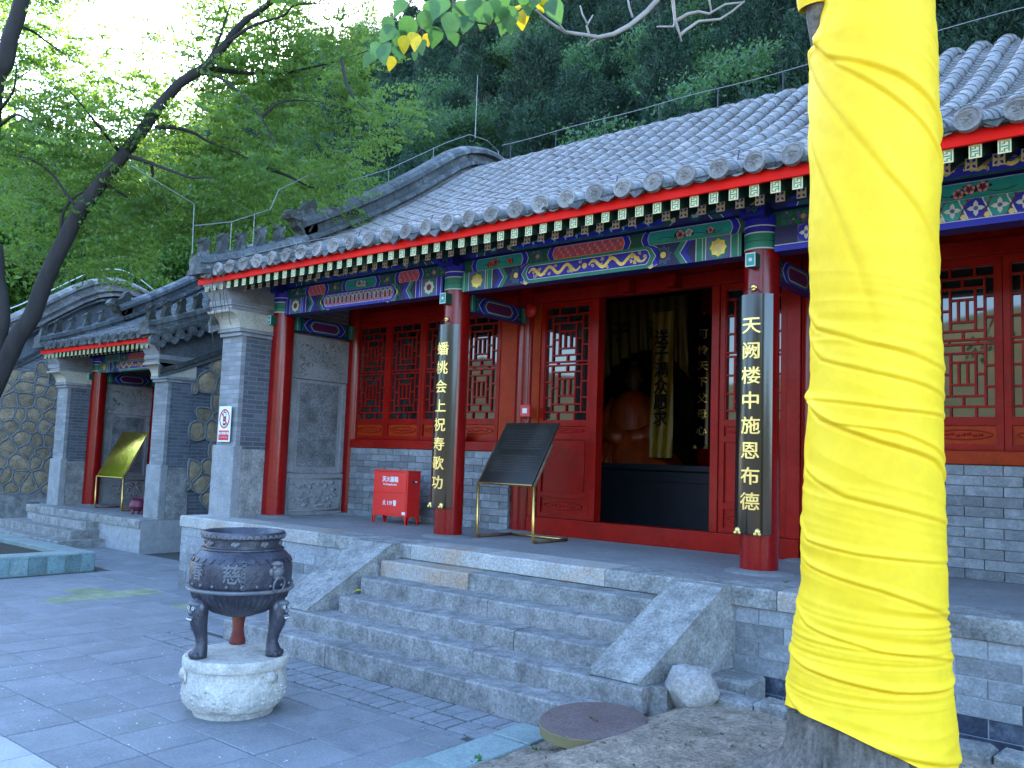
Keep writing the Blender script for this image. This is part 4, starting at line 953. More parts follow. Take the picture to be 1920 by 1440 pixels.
# third hall: only its right gable and roof show
B3 = empty('temple_hall', (-19.0, .25, -.53)); tag(B3, 'farthest temple hall at the left edge with a rubble stone gable wall', 'temple hall')
r3, rows3, F3 = roof(B3, -.7, 3.75, PROF3, 1, 'tile', 0)
gable_ridge(r3, 3.5, F3, False, 1, 'tile', drips=0, dragon=False, yhead=-.9)
W3, zt3 = gable(B3, 3.0, 3.5, F3, yb=5.2)
gable(B3, 0, -.5, F3, yb=5.2)
MB().box(-.4, 3.4, -.05, .1, 0, 3.3).build('front_wall', 'brick_wall', B3); MB().box(-.4, 3.4, 5.0, 5.2, 0, 3.2).build('back_wall', 'brick_wall', B3)
MB().box(-.6, 3.62, -.955, -.925, 2.83, 2.935).build('fascia', 'fascia_red', B3)
MB().box(-.6, 3.62, -.95, 6, -.42, 0).build('platform', 'stone', B3)
# ------------------------------------------------------------------ rubble stone facing with proud grey pointing
def rubble(parent, x, y0, y1, z0, z1, s, n, top=None, seed=1, skip=None, gap=.018):
    rnd = random.Random(seed); A = (y1 - y0) * (z1 - z0); cell = math.sqrt(A / n); pts = []
    ny_, nz_ = max(1, round((y1 - y0) / cell)), max(1, round((z1 - z0) / cell * 1.15))
    for i in range(-1, ny_ + 1):
        for j in range(-1, nz_ + 1): pts.append((y0 + (i + .5 + (.5 if j % 2 else 0) * .8 + rnd.uniform(-.30, .30)) * (y1 - y0) / ny_, z0 + (j + .5 + rnd.uniform(-.28, .28)) * (z1 - z0) / nz_))
    mort = MB()
    for p in pts:
        poly = [(y0, z0), (y1, z0), (y1, z1), (y0, z1)]
        for q in pts:
            if q is p or (q[0] - p[0]) ** 2 + (q[1] - p[1]) ** 2 > (cell * 3.2) ** 2: continue
            mx, mz = (p[0] + q[0]) / 2, (p[1] + q[1]) / 2; dx, dz = q[0] - p[0], q[1] - p[1]; out = []
            for a, b in zip(poly, poly[1:] + poly[:1]):
                da = (a[0] - mx) * dx + (a[1] - mz) * dz; db = (b[0] - mx) * dx + (b[1] - mz) * dz
                if da <= 0: out.append(a)
                if da * db < 0: t = da / (da - db); out.append((a[0] + (b[0] - a[0]) * t, a[1] + (b[1] - a[1]) * t))
            poly = out
            if not poly: break
        if len(poly) < 3: continue
        c = (sum(a[0] for a in poly) / len(poly), sum(a[1] for a in poly) / len(poly))
        if top and c[1] > top(c[0]): continue
        if skip and skip(c): continue
        # round the corners, shrink a little and bulge
        sm = []
        for a, b in zip(poly, poly[1:] + poly[:1]):
            sm += [(a[0] + (b[0] - a[0]) * .22, a[1] + (b[1] - a[1]) * .22), (a[0] + (b[0] - a[0]) * .78, a[1] + (b[1] - a[1]) * .78)]
        sh = [(c[0] + (a[0] - c[0]) * .97, c[1] + (a[1] - c[1]) * .97) for a in sm]; k = len(sh); vs = []
        for f, t in ((1, 0), (.97, .012), (.72, .026), (.35, .032)): vs += [(s * (t + .006 * noise.noise(Vector((a[0] * 9, a[1] * 9, seed + t * 40)))), (a[0] - c[0]) * f, (a[1] - c[1]) * f) for a in sh]
        fs = [(r * k + i, r * k + (i + 1) % k, (r + 1) * k + (i + 1) % k, (r + 1) * k + i) for r in range(3) for i in range(k)] + [tuple(3 * k + i for i in range(k))]
        o = MB().add(vs, fs).build('stone', 'rubble', parent, 'auto'); o.location = (x, c[0], c[1])
        ring = [(x + s * .024, c[0] + (a[0] - c[0]) * 1.0, c[1] + (a[1] - c[1]) * 1.0) for a in sm]; ring.append(ring[0]); mort.tube(ring, .020, 6, False)
    if mort.f: mort.build('pointing', 'grey_mortar', parent, True)
rubble(W3, 3.49, -.45, 3.2, .18, 3.4, 1, 95, top=lambda y: zt3(y) - .85, seed=4)
MB().box(3.0, 3.56, -.6, 5.0, 0, .17).build('footing', 'stone', B3)
rubble(GW2, 3.34 + .5 - .01, -.15, 1.6, .15, 2.9, 1, 40, top=lambda y: 3.52 + .5 * y - .95, seed=9, skip=lambda c: c[0] < .02 + .22 * math.sin(c[1] * 7))
# steps of the left hall
S2 = empty('stone_steps', (-10.4, .2, GZ)); tag(S2, 'three worn stone steps leading up to the left hall', 'steps')
for k, (a, b, y0) in enumerate(((-12.3, -8.65, -.42), (-12.1, -8.9, -.12), (-11.2, -8.95, .16))):
    wavy(a, b, y0, .40, GZ - .1, GZ + .14 + k * .14, 20, k).build('step_slab', 'stone_step' if k else 'stone', S2, 'auto').location = (10.4, -.2, -GZ)
# planter with slate facing at the left
PL = empty('planter', (-7.2, -2.4, GZ)); tag(PL, 'low planter faced with blue-green slate slabs, bare soil inside', 'planter')
po = (7.2, 2.4, -GZ)
MB().box(-9.2, -6.05, -3.9, -1.22, GZ - .2, -.72).build('soil', 'soil', PL).location = po
kb = MB(); 
for (a, b, c, d) in ((-6.24, -5.90, -4.2, -1.08), (-9.4, -6.242, -1.42, -1.08), (-9.4, -9.1, -4.2, -1.422), (-9.1, -6.242, -4.2, -3.86)): MB().cbox(a, b, c, d, GZ - .1, -.655, .008).build('coping', 'kerb_green', PL).location = po
y = -1.09
while y > -4.1:
    w = random.uniform(.19, .27); MB().cbox(-5.905, -5.885, y - w + .007, y - .007, GZ, -.675, .004).build('slate_slab', 'slate', PL).location = po; y -= w
# ------------------------------------------------------------------ couplet boards on the columns
def plaque(x, text, label, R=.19, half=RAD(50), z0=.33, z1=2.35, y=0, size=.168, parent_scale=1):
    r = empty('couplet_board', (x, y, 0)); tag(r, label, 'couplet board')
    n = 18; vs = []; 
    for z in (z0, z1):
        for q in (R, R + .022):
            for k in range(n + 1): a = -half + 2 * half * k / n; vs.append((q * math.sin(a), -q * math.cos(a), z))
    m = n + 1; fs = []
    for k in range(n): fs += [(m + k, m + k + 1, 3 * m + k + 1, 3 * m + k), (k + 1, k, 2 * m + k, 2 * m + k + 1), (k, k + 1, m + k + 1, m + k), (2 * m + k + 1, 2 * m + k, 3 * m + k, 3 * m + k + 1)]
    fs += [(0, m, 3 * m, 2 * m), (n, 2 * m + n, 3 * m + n, m + n)]
    MB().add(vs, fs).build('board', 'black_lacquer', r, 'auto')
    N = len(text); Q = R + .022; step = (z1 - z0) * .732 / (N - 1); zt = z1 - (z1 - z0) * .135
    for i, ch in enumerate(text):
        V, F = fine(*glyph(ch, size, .009, .003))
        V2 = [(Q * math.sin(v.x * 1.05 / Q) * (1 + (v.z + .002) / Q), -(Q + v.z + .002) * math.cos(v.x * 1.05 / Q), zt - i * step + v.y * .92) for v in V]
        MB().add(V2, F).build('character', 'gold_leaf', r)
    k = MB().lathe([(0, .012), (.022, .012), (.03, .006), (.03, 0)], n=10); k.v = [(a, -Q - .0 - c - .0 + .05, b + z1 + .06) for a, b, c in k.v]; k.build('hook', 'brass', r, 'auto')
    MB().tube([(-.09, -Q * .85, z1 - .0), (-.04, -Q * .9, z1 + .045), (0, -Q + .03, z1 + .06), (.04, -Q * .9, z1 + .045), (.09, -Q * .85, z1)], .004, 5).build('wire', 'iron', r)
    for s in (-.55, .35):
        f = MB(); c = (Q * math.sin(s), -Q * math.cos(s), z0 + .02)
        f.blob(c, (.028, .02, .03), 8, 5); f.blob((c[0] - .02, c[1] - .01, c[2] - .018), (.016, .014, .016), 6, 4); f.blob((c[0] + .02, c[1] - .01, c[2] - .018), (.016, .014, .016), 6, 4); f.build('foot', 'gold_leaf', r, True)
    return r
plaque(0, '蟠桃会上祝寿歌功', 'black couplet board with gold characters on the column beside the red fire box')
plaque(3.62, '天阙楼中施恩布德', 'black couplet board with gold characters on the column next to the yellow-wrapped tree')
# ------------------------------------------------------------------ fire extinguisher box
fb = empty('fire_extinguisher_box', (-1.62, .72, 0)); tag(fb, 'red metal fire extinguisher box with white lettering against the brick sill', 'fire box')
W, Dp, H = .64, .22, .67
body = MB().box(-W / 2, W / 2, -Dp / 2, Dp / 2, .10, H)
for sx in (-1, 1):
    body.prism([(sx * W / 2, .10), (sx * W / 2, 0), (sx * (W / 2 - .025), 0), (sx * (W / 2 - .05), .10)], 'y', -Dp / 2, -Dp / 2 + .015); body.prism([(sx * W / 2, .10), (sx * W / 2, 0), (sx * (W / 2 - .025), 0), (sx * (W / 2 - .05), .10)], 'y', Dp / 2 - .015, Dp / 2)
    for sy in (-1, 1): body.prism([(sy * Dp / 2, .10), (sy * Dp / 2, 0), (sy * (Dp / 2 - .02), 0), (sy * (Dp / 2 - .045), .10)], 'x', *sorted((sx * W / 2, sx * (W / 2 - .015))))
body.build('cabinet', 'box_red', fb, bevel=.004)
MB().box(-W / 2 - .008, W / 2 + .008, -Dp / 2 - .012, Dp / 2 + .008, H, H + .018).build('lid', 'box_red', fb, bevel=.004)
MB().box(-W / 2 + .012, W / 2 - .02, -Dp / 2 - .008, -Dp / 2, .40, H - .012).build('door', 'box_red', fb, bevel=.003)
MB().box(-W / 2 + .012, W / 2 - .02, -Dp / 2 - .006, -Dp / 2, .125, .388).build('panel', 'box_red', fb, bevel=.003)
def flat_text(s, size, parent, cx, y, z, m, bold=.012, sx=1., name='lettering'):
    V, F = glyph(s, size, bold, .001); return MB().add([(cx + v.x * sx, y - v.z - .0012, z + v.y) for v in V], F).build(name, m, parent)
flat_text('灭火器箱', .075, fb, .0, -Dp / 2 - .008, .57, 'white_paint', .02); flat_text('Fire Extinguisher Box', .034, fb, 0, -Dp / 2 - .008, .50, 'white_paint', .012, .85); flat_text('火 119 警', .075, fb, .0, -Dp / 2 - .006, .27, 'white_paint', .016, .85)
MB().box(W / 2, W / 2 + .004, -.03, .045, .535, .56).build('hand_slot', 'p_black', fb); MB().box(W / 2 + .003, W / 2 + .007, .01, .045, .538, .557).build('slot_lip', 'white_paint', fb)
v = MB(); [v.box(W / 2, W / 2 + .006, -.05, .05, .19 + .03 * i, .20 + .03 * i) for i in range(4)]; v.build('vents', 'box_red', fb)
MB().box(W / 2 - .08, W / 2 - .02, -Dp / 2 - .010, -Dp / 2 - .0065, .128, .165).build('sticker', 'white_paint', fb)
# ------------------------------------------------------------------ information board on a bent tube stand
def info_board(loc, rz, w, tall, leg, rise, run, label, face, back_leg, lines=True):
    b = empty('information_board', loc, rz); tag(b, label, 'board')
    for s in (-1, 1):
        x = s * w / 2
        fr = [(x, 0, leg), (x, 0, .05), (x, .015, .022), (x, .05, .02)]
        MB().tube(fr, .017, 10).build('leg', 'brass', b, True)
        MB().tube([(x, .05, .02), (x, back_leg, .02)], .017, 10).build('foot', 'rust_tube', b, True)
        MB().tube([(x, 0, leg), (x, run * .66, leg + rise * .66)], .016, 10).build('arm', 'rust_tube', b, True)
    MB().tube([(-w / 2, back_leg, .02), (w / 2, back_leg, .02)], .016, 10).build('crossbar', 'brass', b, True)
    u = Vector((0, run, rise)).normalized(); nrm = Vector((0, -rise, run)).normalized(); o = Vector((0, -.0, leg + .005)); L = math.hypot(run, rise)
    def slab(x0, x1, t0, t1, d0, d1):
        return [tuple(o + Vector((x, 0, 0)) + u * t + nrm * d) for d in (d0, d1) for t, x in ((t0, x0), (t0, x1), (t1, x1), (t1, x0))], [(3, 2, 1, 0), (4, 5, 6, 7), (0, 1, 5, 4), (1, 2, 6, 5), (2, 3, 7, 6), (3, 0, 4, 7)]
    MB().add(*slab(-w / 2 + .02, w / 2 + .0 - .02, 0, L, .0, .02)).build('panel', face, b, bevel=.003)
    MB().add(*slab(-w / 2 + .02, w / 2 - .02, -.012, 0, .0, .024)).build('ledge', 'brass', b)
    if lines:
        rnd = random.Random(5); l = MB()
        for k in range(17):
            t = L * (.86 - .042 * k)
            if 7 < k < 10: continue
            x = -w * .36 + (0.05 if k in (0, 10) else 0)
            while x < w * .36:
                q = rnd.uniform(.012, .03); l.add(*slab(x, x + q, t, t + .008, .0201, .0207)); x += q + rnd.uniform(.004, .012)
        l.build('lettering', 'board_line', b)
    return b
info_board((.66, .18, 0), RAD(-1), .80, 1, .60, .68, .44, 'dark engraved information board on a bent brass tube stand before the doors', 'board_dark', .60)
info_board((-9.95, 1.02, -.36), RAD(2), 1.0, 1, .62, .88, .46, 'mirror-polished gold information board in the porch of the left hall', 'mirror_gold', .5, False)
# ------------------------------------------------------------------ small things on the hall
sg = empty('prohibition_sign', (-3.515, -.645, 1.21)); tag(sg, 'white sign with a crossed-out mobile phone on the grey pier', 'sign')
MB().box(-.14, .14, -.004, .004, -.235, .235).build('plate', 'white_paint', sg, bevel=.002)
P = Paint(lambda s, t, d: (s, -.004 - d, t))
P.ribbon([(.108 * math.cos(a), .07 + .118 * math.sin(a)) for a in [2 * math.pi * k / 40 for k in range(41)]], .011, 'sign_red', .003)
P.rect(-.032, .034, -.02, .16, 'dark_print', .0025); P.rect(-.020, .024, .10, .145, 'white_paint', .0035); P.rect(-.022, .022, .01, .03, 'white_paint', .0035); P.rect(-.012, -.002, .16, .185, 'dark_print', .0025)
P.ribbon([(-.076, .154), (.076, -.014)], .010, 'sign_red', .005)
P.rect(-.118, .118, -.215, -.085, 'sign_red', .002); P.build(sg)
flat_text('禁止使用手机', .040, sg, 0, -.0062, -.122, 'white_paint', .012); flat_text('No mobile phone', .026, sg, 0, -.0062, -.175, 'pink_print', .008)
al = empty('fire_alarm_bell', (.165, 1.145, 2.70)); tag(al, 'round red fire alarm bell high on the inner column', 'alarm')
q = MB().lathe([(0, .05), (.04, .05), (.075, .03), (.085, .0)], n=22); q.v = [(a, -c, b) for a, b, c in q.v]; q.build('dome', 'alarm_red', al, 'auto'); q = MB().lathe([(0, .006), (.022, .006), (.022, 0)], n=12); q.v = [(a, -c - .05, b) for a, b, c in q.v]; q.build('hub', 'sign_red', al)
cp = empty('fire_call_point', (.16, 1.145, 1.47)); tag(cp, 'small red fire call point box with a white label beside the board', 'call point')
MB().box(-.075, .075, -.05, .0, -.075, .075).build('case', 'alarm_red', cp, bevel=.008); MB().box(-.035, .035, -.054, -.0505, -.03, .03).build('plate', 'white_paint', cp)
cd = MB().tube([(.17, 1.17, 2.62), (.172, 1.165, 2.2), (.17, 1.165, 1.55)], .010, 8).build('cable_conduit', 'lacquer', None); tag(cd, 'thin red conduit running from the alarm bell down to the call point', 'conduit')
cs = empty('warning_sign', (-.98, 1.14, 1.155)); cs.rotation_euler = (RAD(-14), RAD(-8), 0); tag(cs, 'small tilted pale red sign leaning on the window sill beside the column', 'sign')
MB().box(-.16, .16, -.004, .004, -.065, .065).build('plate', 'sign_red', cs); P = Paint(lambda s, t, d: (s, -.004 - d, t)); P.rect(-.15, .15, -.056, .056, 'pink_print', .002); P.rect(-.142, .142, -.048, .048, 'sign_red', .003); P.build(cs)
flat_text('禁止吸烟', .07, cs, 0, -.0072, .008, 'white_paint', .01); 
# lightning conductor wires
lw = empty('lightning_conductor', (1.5, -.8, 3.3)); tag(lw, 'thin lightning conductor wire on small stands just above the eave tiles', 'wire'); lo_ = (-1.5, .8, -3.3)
MB().tube([(x, -.62, 3.46 + .012 * math.sin(x * 2.1)) for x in [-4 + .3 * i for i in range(39)]], .0045, 5).build('wire', 'wire', lw).location = lo_
for i in range(10):
    x = -3.35 + i * 1.172; MB().tube([(x, -.66, 3.33), (x, -.62, 3.47)], .007, 5).build('stand', 'iron', lw).location = lo_
    MB().tube([(x + .09 * math.cos(a), -.78 , 3.22 + .095 * math.sin(a)) for a in [math.pi * k / 8 for k in range(9)]], .012, 5).build('clip', 'white_paint', lw).location = lo_
lr = empty('lightning_conductor', (1.5, 4.4, 6.3)); tag(lr, 'lightning conductor wire running above the roof crest of the main hall', 'wire'); lo_ = (-1.5, -4.4, -6.3)
MB().tube([(x, 4.4, 6.50 + .01 * math.sin(x * 3)) for x in [-3.2 + .4 * i for i in range(27)]], .006, 5).build('wire', 'wire', lr).location = lo_
for i in range(11): MB().tube([(-3 + i, 4.4, 6.15), (-3 + i, 4.4, 6.50)], .008, 5).build('stand', 'iron', lr).location = lo_
lg = empty('lightning_conductor', (-3.73, 2, 5)); tag(lg, 'bent lightning conductor wire following the gable ridge over the beast figures', 'wire'); lo_ = (3.73, -2, -5)
gx = -3.73
MB().tube([(gx - .35, -.62, 3.35), (gx, -1.15, 3.42), (gx - .05, -1.14, 4.1), (gx - .3, -1.9, 4.45)], .006, 5).build('wire', 'wire', lg).location = lo_
MB().tube([(gx, -1.14, 3.80), (gx, -.6, 3.98), (gx, -.2, 4.2), (gx, .0, 4.30), (gx, .12, 4.62), (gx, .72, 5.05), (gx, .85, 4.92), (gx, 1.1, 4.95), (gx, 2.2, 5.53), (gx, 3.5, 6.38), (gx, 4.1, 6.72), (gx, 4.6, 6.76), (gx, 4.9, 6.66), (gx + .1, 4.95, 6.2)], .007, 5).build('wire', 'wire', lg).location = lo_
for y, za, zb in ((-.6, 3.5, 3.98), (-.25, 3.65, 4.18), (1.4, 4.75, 5.1), (2.2, 5.2, 5.53), (3.2, 5.9, 6.2)): MB().tube([(gx, y, za), (gx, y, zb)], .005, 5).build('stand', 'wire', lg).location = lo_
MB().tube([(gx, 4.25, 6.7), (gx, 4.25, 7.9)], [.008, .004], 6).build('rod', 'wire', lg).location = lo_
lb3 = empty('lightning_conductor', (-15.5, 2, 4)); tag(lb3, 'pale curved conductor wire above the crest of the farthest hall', 'wire'); lo_ = (15.5, -2, -4)
MB().tube([(-15.5, y, z + .28) for y, z in [(-.4 + .25 + (y - 0), z - .53 + .45) for y, z in [(p[0] + .4, p[1]) for p in F3]][2:18]], .014, 5).build('wire', 'white_paint', lb3).location = lo_
# dry creeper stems on the tiles and the pier
dv = MB(); rnd = random.Random(21)
for i in range(46):
    x, y = rnd.uniform(-3.8, -1.6), rnd.uniform(-1.02, -.1); a = rnd.uniform(-.6, .6) + (math.pi if rnd.random() < .5 else 0); p = []
    for k in range(9):
        z = 3.10 + (y + 1) * .40 + .10 + .05 * rnd.random(); p.append((x, y, z)); x += .10 * math.cos(a); y = max(-1.06, y + .06 * math.sin(a)); a += rnd.uniform(-.5, .5)
    dv.tube(p, .0035, 4, False)
for i in range(7):
    x = rnd.uniform(-3.75, -3.0); p = [(x, -1.06, 3.16)]; z = 3.16
    while z > rnd.uniform(2.3, 2.8): z -= .1; x += rnd.uniform(-.03, .035); p.append((x, -1.04 + (3.16 - z) * .18, z))
    dv.tube(p, .004, 4, False)
tag(dv.build('dry_creeper', 'twig_brown', None), 'dry brown creeper stems straggling over the left end of the eave', 'creeper')
# ------------------------------------------------------------------ incense burner on its stone drum
PC = onz(437, 1331, GZ); vd = Vector((CAMP.x - PC.x, CAMP.y - PC.y)); va = math.atan2(vd.y, vd.x)
pd_ = empty('stone_drum', PC); pd_.scale = (.94, .94, 1); tag(pd_, 'carved pale stone drum pedestal under the iron incense burner', 'pedestal')
def dfn(r, z, a):
    return r * (1 + .020 * noise.noise(Vector((math.cos(a) * 4, math.sin(a) * 4, z * 9))) + .012 * noise.noise(Vector((math.cos(a) * 14, math.sin(a) * 14, z * 30))))
MB().lathe([(.28, -.02), (.29, .02), (.30, .045), (.335, .055), (.355, .085), (.37, .14), (.372, .20), (.362, .245), (.352, .30), (.35, .315)], n=72, fn=dfn).build('drum', 'white_stone', pd_, 'auto')
MB().lathe([(.352, .312), (.372, .318), (.378, .34), (.376, .372), (.362, .388), (.2, .392), (0, .392)], n=72, fn=dfn).build('cap', 'white_stone', pd_, 'auto')
rl = MB()
for k in range(26):
    a = 2 * math.pi * k / 26; rl.blob((.352 * math.cos(a), .352 * math.sin(a), .112), (.020, .020, .017), 7, 5, .2, 3, k)
for k in range(60):
    a = random.uniform(0, 6.28); z = random.uniform(.13, .21); q_ = random.uniform(.010, .024); rl.blob((.363 * math.cos(a), .363 * math.sin(a), z), (q_, q_, q_ * .7), 6, 4, .3, 3, k)
for k in range(3):
    a = va + .75 + k * 2.1; c = Vector((math.cos(a), math.sin(a), 0)); t = Vector((-c.y, c.x, 0)); z = Vector((0, 0, 1))
    def pt(u, w, d=.365): return c * d + t * u + z * w
    rl.tube([pt(-.075, .285), pt(-.03, .27), pt(0, .278), pt(.03, .29), pt(.06, .285), pt(.075, .25), pt(.06, .225)], .009, 6); rl.tube([pt(0, .275), pt(-.005, .24), pt(-.02, .205)], .011, 6); rl.blob(pt(0, .275, .35), (.05, .05, .05), 8, 6, .2)
rl.build('relief', 'white_stone', pd_, True)
ib = empty('incense_burner', (PC.x, PC.y, GZ + .392)); ib.scale = (.93, .93, .97); tag(ib, 'dark iron three-legged incense burner on the carved stone drum', 'incense burner')
def flute(r, z, a): return r * (1 + (.032 * math.cos(48 * a) if .25 < z < .44 else 0))
MB().lathe([(.0, .255), (.10, .262), (.20, .295), (.28, .345), (.335, .40), (.36, .445), (.366, .455)], n=224, fn=flute).build('bowl', 'iron', ib, True)
MB().lathe([(.362, .452), (.388, .455), (.392, .465), (.388, .476), (.364, .478)], n=64).build('belt', 'iron_light', ib, 'auto')
MB().lathe([(.360, .474), (.366, .50), (.372, .56), (.370, .62), (.355, .675), (.325, .712), (.300, .728), (.297, .735)], n=64).build('shoulder', 'iron', ib, True)
MB().lathe([(.297, .733), (.302, .738), (.300, .748), (.270, .752), (.268, .765), (.272, .80), (.272, .812)], n=64).build('neck', 'iron', ib, 'auto')
MB().lathe([(.272, .810), (.300, .815), (.306, .822), (.306, .852), (.300, .862), (.275, .862), (.262, .850), (.250, .80), (.20, .775), (0, .772)], n=64).build('rim', 'iron', ib, 'auto')
MB().lathe([(.245, .790), (.20, .797), (.1, .805), (0, .80)], n=30, fn=lambda r, z, a: r * (1 + .03 * math.sin(a * 5))).build('ash', 'ash', ib, True)
fr = MB()
for k in range(36):
    a = 2 * math.pi * k / 36
    for (da, z0, z1) in ((0, .826, .832), (.03, .832, .848), (.06, .842, .848), (.09, .828, .842)):
        p0 = [(.3065 * math.cos(a + da + q), .3065 * math.sin(a + da + q)) for q in (0, .045)]; p1 = [(.311 * math.cos(a + da + q), .311 * math.sin(a + da + q)) for q in (0, .045)]
        fr.add([(*p0[0], z0), (*p0[1], z0), (*p1[1], z0), (*p1[0], z0), (*p0[0], z1), (*p0[1], z1), (*p1[1], z1), (*p1[0], z1)], [(3, 2, 1, 0), (4, 5, 6, 7), (0, 1, 5, 4), (1, 2, 6, 5), (2, 3, 7, 6), (3, 0, 4, 7)])
fr.build('fret_band', 'iron_light', ib)
dt = MB()
for k in range(22): a = 2 * math.pi * k / 22; dt.blob((.372 * math.cos(a), .372 * math.sin(a), .505), .012, 7, 5)
dt.build('studs', 'iron_light', ib, True)
sc = MB()
for k in range(30):
    a = 2 * math.pi * k / 30; sc.prism([(-.036, .0), (.036, 0), (.02, -.022), (0, -.032), (-.02, -.022)], 'y', -.004, .004)
    for i in range(len(sc.v) - 10, len(sc.v)):
        x, y, z = sc.v[i]; r = .348 - y + (.03 * -z / .03 * .55); sc.v[i] = (r * math.cos(a) - x * math.sin(a), r * math.sin(a) + x * math.cos(a), z + .688)
sc.build('petal_band', 'iron', ib)
rs = MB()
for k in range(8):
    a = va - .2 + 2 * math.pi * k / 8
    for q in range(5): rs.blob((.272 * math.cos(a + .035 * (q - 2)), .272 * math.sin(a + .035 * (q - 2)), .782 + .008 * math.sin(q * 2.2)), (.016, .016, .018), 6, 4, .3, 2, q + k)
rs.build('neck_relief', 'iron_light', ib, True)
def wrap_text(s, size, ang, z, R, name, m, sx=1., vertical=False):
    mb = MB()
    if vertical:
        V, F = glyph(s, size, .005, .003); V = [Vector((-v.y, v.x, v.z)) for v in V]
    else: V, F = fine(*glyph(s, size, .012, .005))
    mb.add([((R + v.z + .003) * math.cos(ang + v.x * sx / R), (R + v.z + .003) * math.sin(ang + v.x * sx / R), z + v.y) for v in V], F); return mb.build(name, m, ib)
wrap_text('慈', .14, va - .17, .595, .372, 'character', 'iron_light'); wrap_text('春', .13, va - .95, .60, .372, 'character', 'iron_light'); wrap_text('善', .13, va + 2.2, .60, .372, 'character', 'iron_light')
bs = MB()
for k in range(7): zz = .50 + k * .028; bs.tube([((.373) * math.cos(va + .04 + .016 * math.cos(t) / .373), .373 * math.sin(va + .04 + .016 * math.cos(t) / .373), zz + .012 * math.sin(t)) for t in [2 * math.pi * q / 10 for q in range(11)]], .0035, 5)
bs.build('raised_beads', 'iron_light', ib, True)
for k in range(2):
    a = va + .72 + k * math.pi; c = Vector((math.cos(a), math.sin(a), 0)); t = Vector((-c.y, c.x, 0)); z = Vector((0, 0, 1)); lm = MB()
    for (u, w, d, r) in ((0, .60, .372, (.05, .05, .05)), (-.03, .63, .385, (.02, .02, .02)), (.03, .63, .385, (.02, .02, .02)), (0, .595, .40, (.02, .02, .018)), (0, .56, .385, (.035, .035, .018)), (-.05, .60, .37, (.02, .02, .03)), (.05, .60, .37, (.02, .02, .03)), (0, .655, .37, (.05, .05, .02))): lm.blob(c * d + t * u + z * w, r, 8, 6, .15, 4, u * 50)
    mk_ = lm.build('lion_mask', 'iron_light', ib, True)
    MB().tube([c * (.405 + .012 * math.cos(q)) + t * (.052 * math.sin(q)) + z * (.515 + .052 * math.cos(q)) for q in [2 * math.pi * i / 20 for i in range(21)]], .007, 6).build('ring', 'iron_light', mk_, True)
# legs: bulging lion-head knee, slim shank, paw with toes
for k in range(3):
    a = va + math.pi + k * 2 * math.pi / 3; c = Vector((math.cos(a), math.sin(a), 0)); t = Vector((-c.y, c.x, 0)); z = Vector((0, 0, 1)); back = (k == 0); m_ = 'iron_rust' if back else 'iron'
    P0 = lambda d, w, u=0: c * d + t * u + z * w
    L = MB(); L.tube([P0(.25, .40), P0(.31, .36), P0(.325, .30), P0(.315, .23), P0(.295, .16), P0(.285, .10), P0(.292, .055), P0(.305, .02), P0(.305, .001)], [.05, .066, .070, .060, .046, .042, .052, .062, .060], 14); lg_ = L.build('leg', m_, ib, True)
    paw = MB()
    for u in (-.04, -.013, .013, .04): paw.blob(P0(.352 - abs(u) * .3, .022, u), (.022, .022, .024), 8, 6)
    paw.build('toes', m_, lg_, True)
    if not back:
        hd = MB()
        for (d, w, u, r) in ((.385, .315, 0, (.022, .022, .018)), (.372, .345, -.03, (.018, .018, .018)), (.372, .345, .03, (.018, .018, .018)), (.378, .285, 0, (.035, .035, .012)), (.35, .37, 0, (.055, .055, .025)), (.335, .35, -.065, (.02, .02, .028)), (.335, .35, .065, (.02, .02, .028))): hd.blob(P0(d, w, u), r, 8, 6, .2, 4, d * 90)
        hd.build('lion_head', 'iron_light', lg_, True); tt = MB()
        for u in (-.03, -.018, -.006, .006, .018, .03): tt.blob(P0(.402 - abs(u) * .2, .272, u), (.006, .006, .007), 5, 4)
        for u in (-.03, .03): tt.tube([P0(.387, .345, u) + (t * math.cos(q) + z * math.sin(q)) * .012 for q in [2 * math.pi * i / 10 for i in range(11)]], .003, 4)
        tt.build('teeth', 'white_paint', lg_, True)
# small censer in the left porch
ce = empty('small_censer', (-8.72, .98, -.36)); tag(ce, 'small dark glazed censer on the floor of the left porch', 'censer')
MB().lathe([(.0, .06), (.10, .08), (.15, .14), (.15, .20), (.12, .25), (.125, .27), (.14, .285), (.12, .285), (.10, .26), (0, .24)], n=24).build('bowl', 'p_brown', ce, 'auto')
for k in range(3): a = k * 2.09 + .4; MB().lathe([(.018, 0), (.025, .03), (.02, .11)], (.09 * math.cos(a), .09 * math.sin(a), 0), 8).build('leg', 'p_brown', ce, True)
for s in (-1, 1): MB().tube([(s * .13, 0, .24), (s * .19, 0, .27), (s * .19, 0, .33), (s * .13, 0, .31)], .014, 6).build('handle', 'p_brown', ce, True)
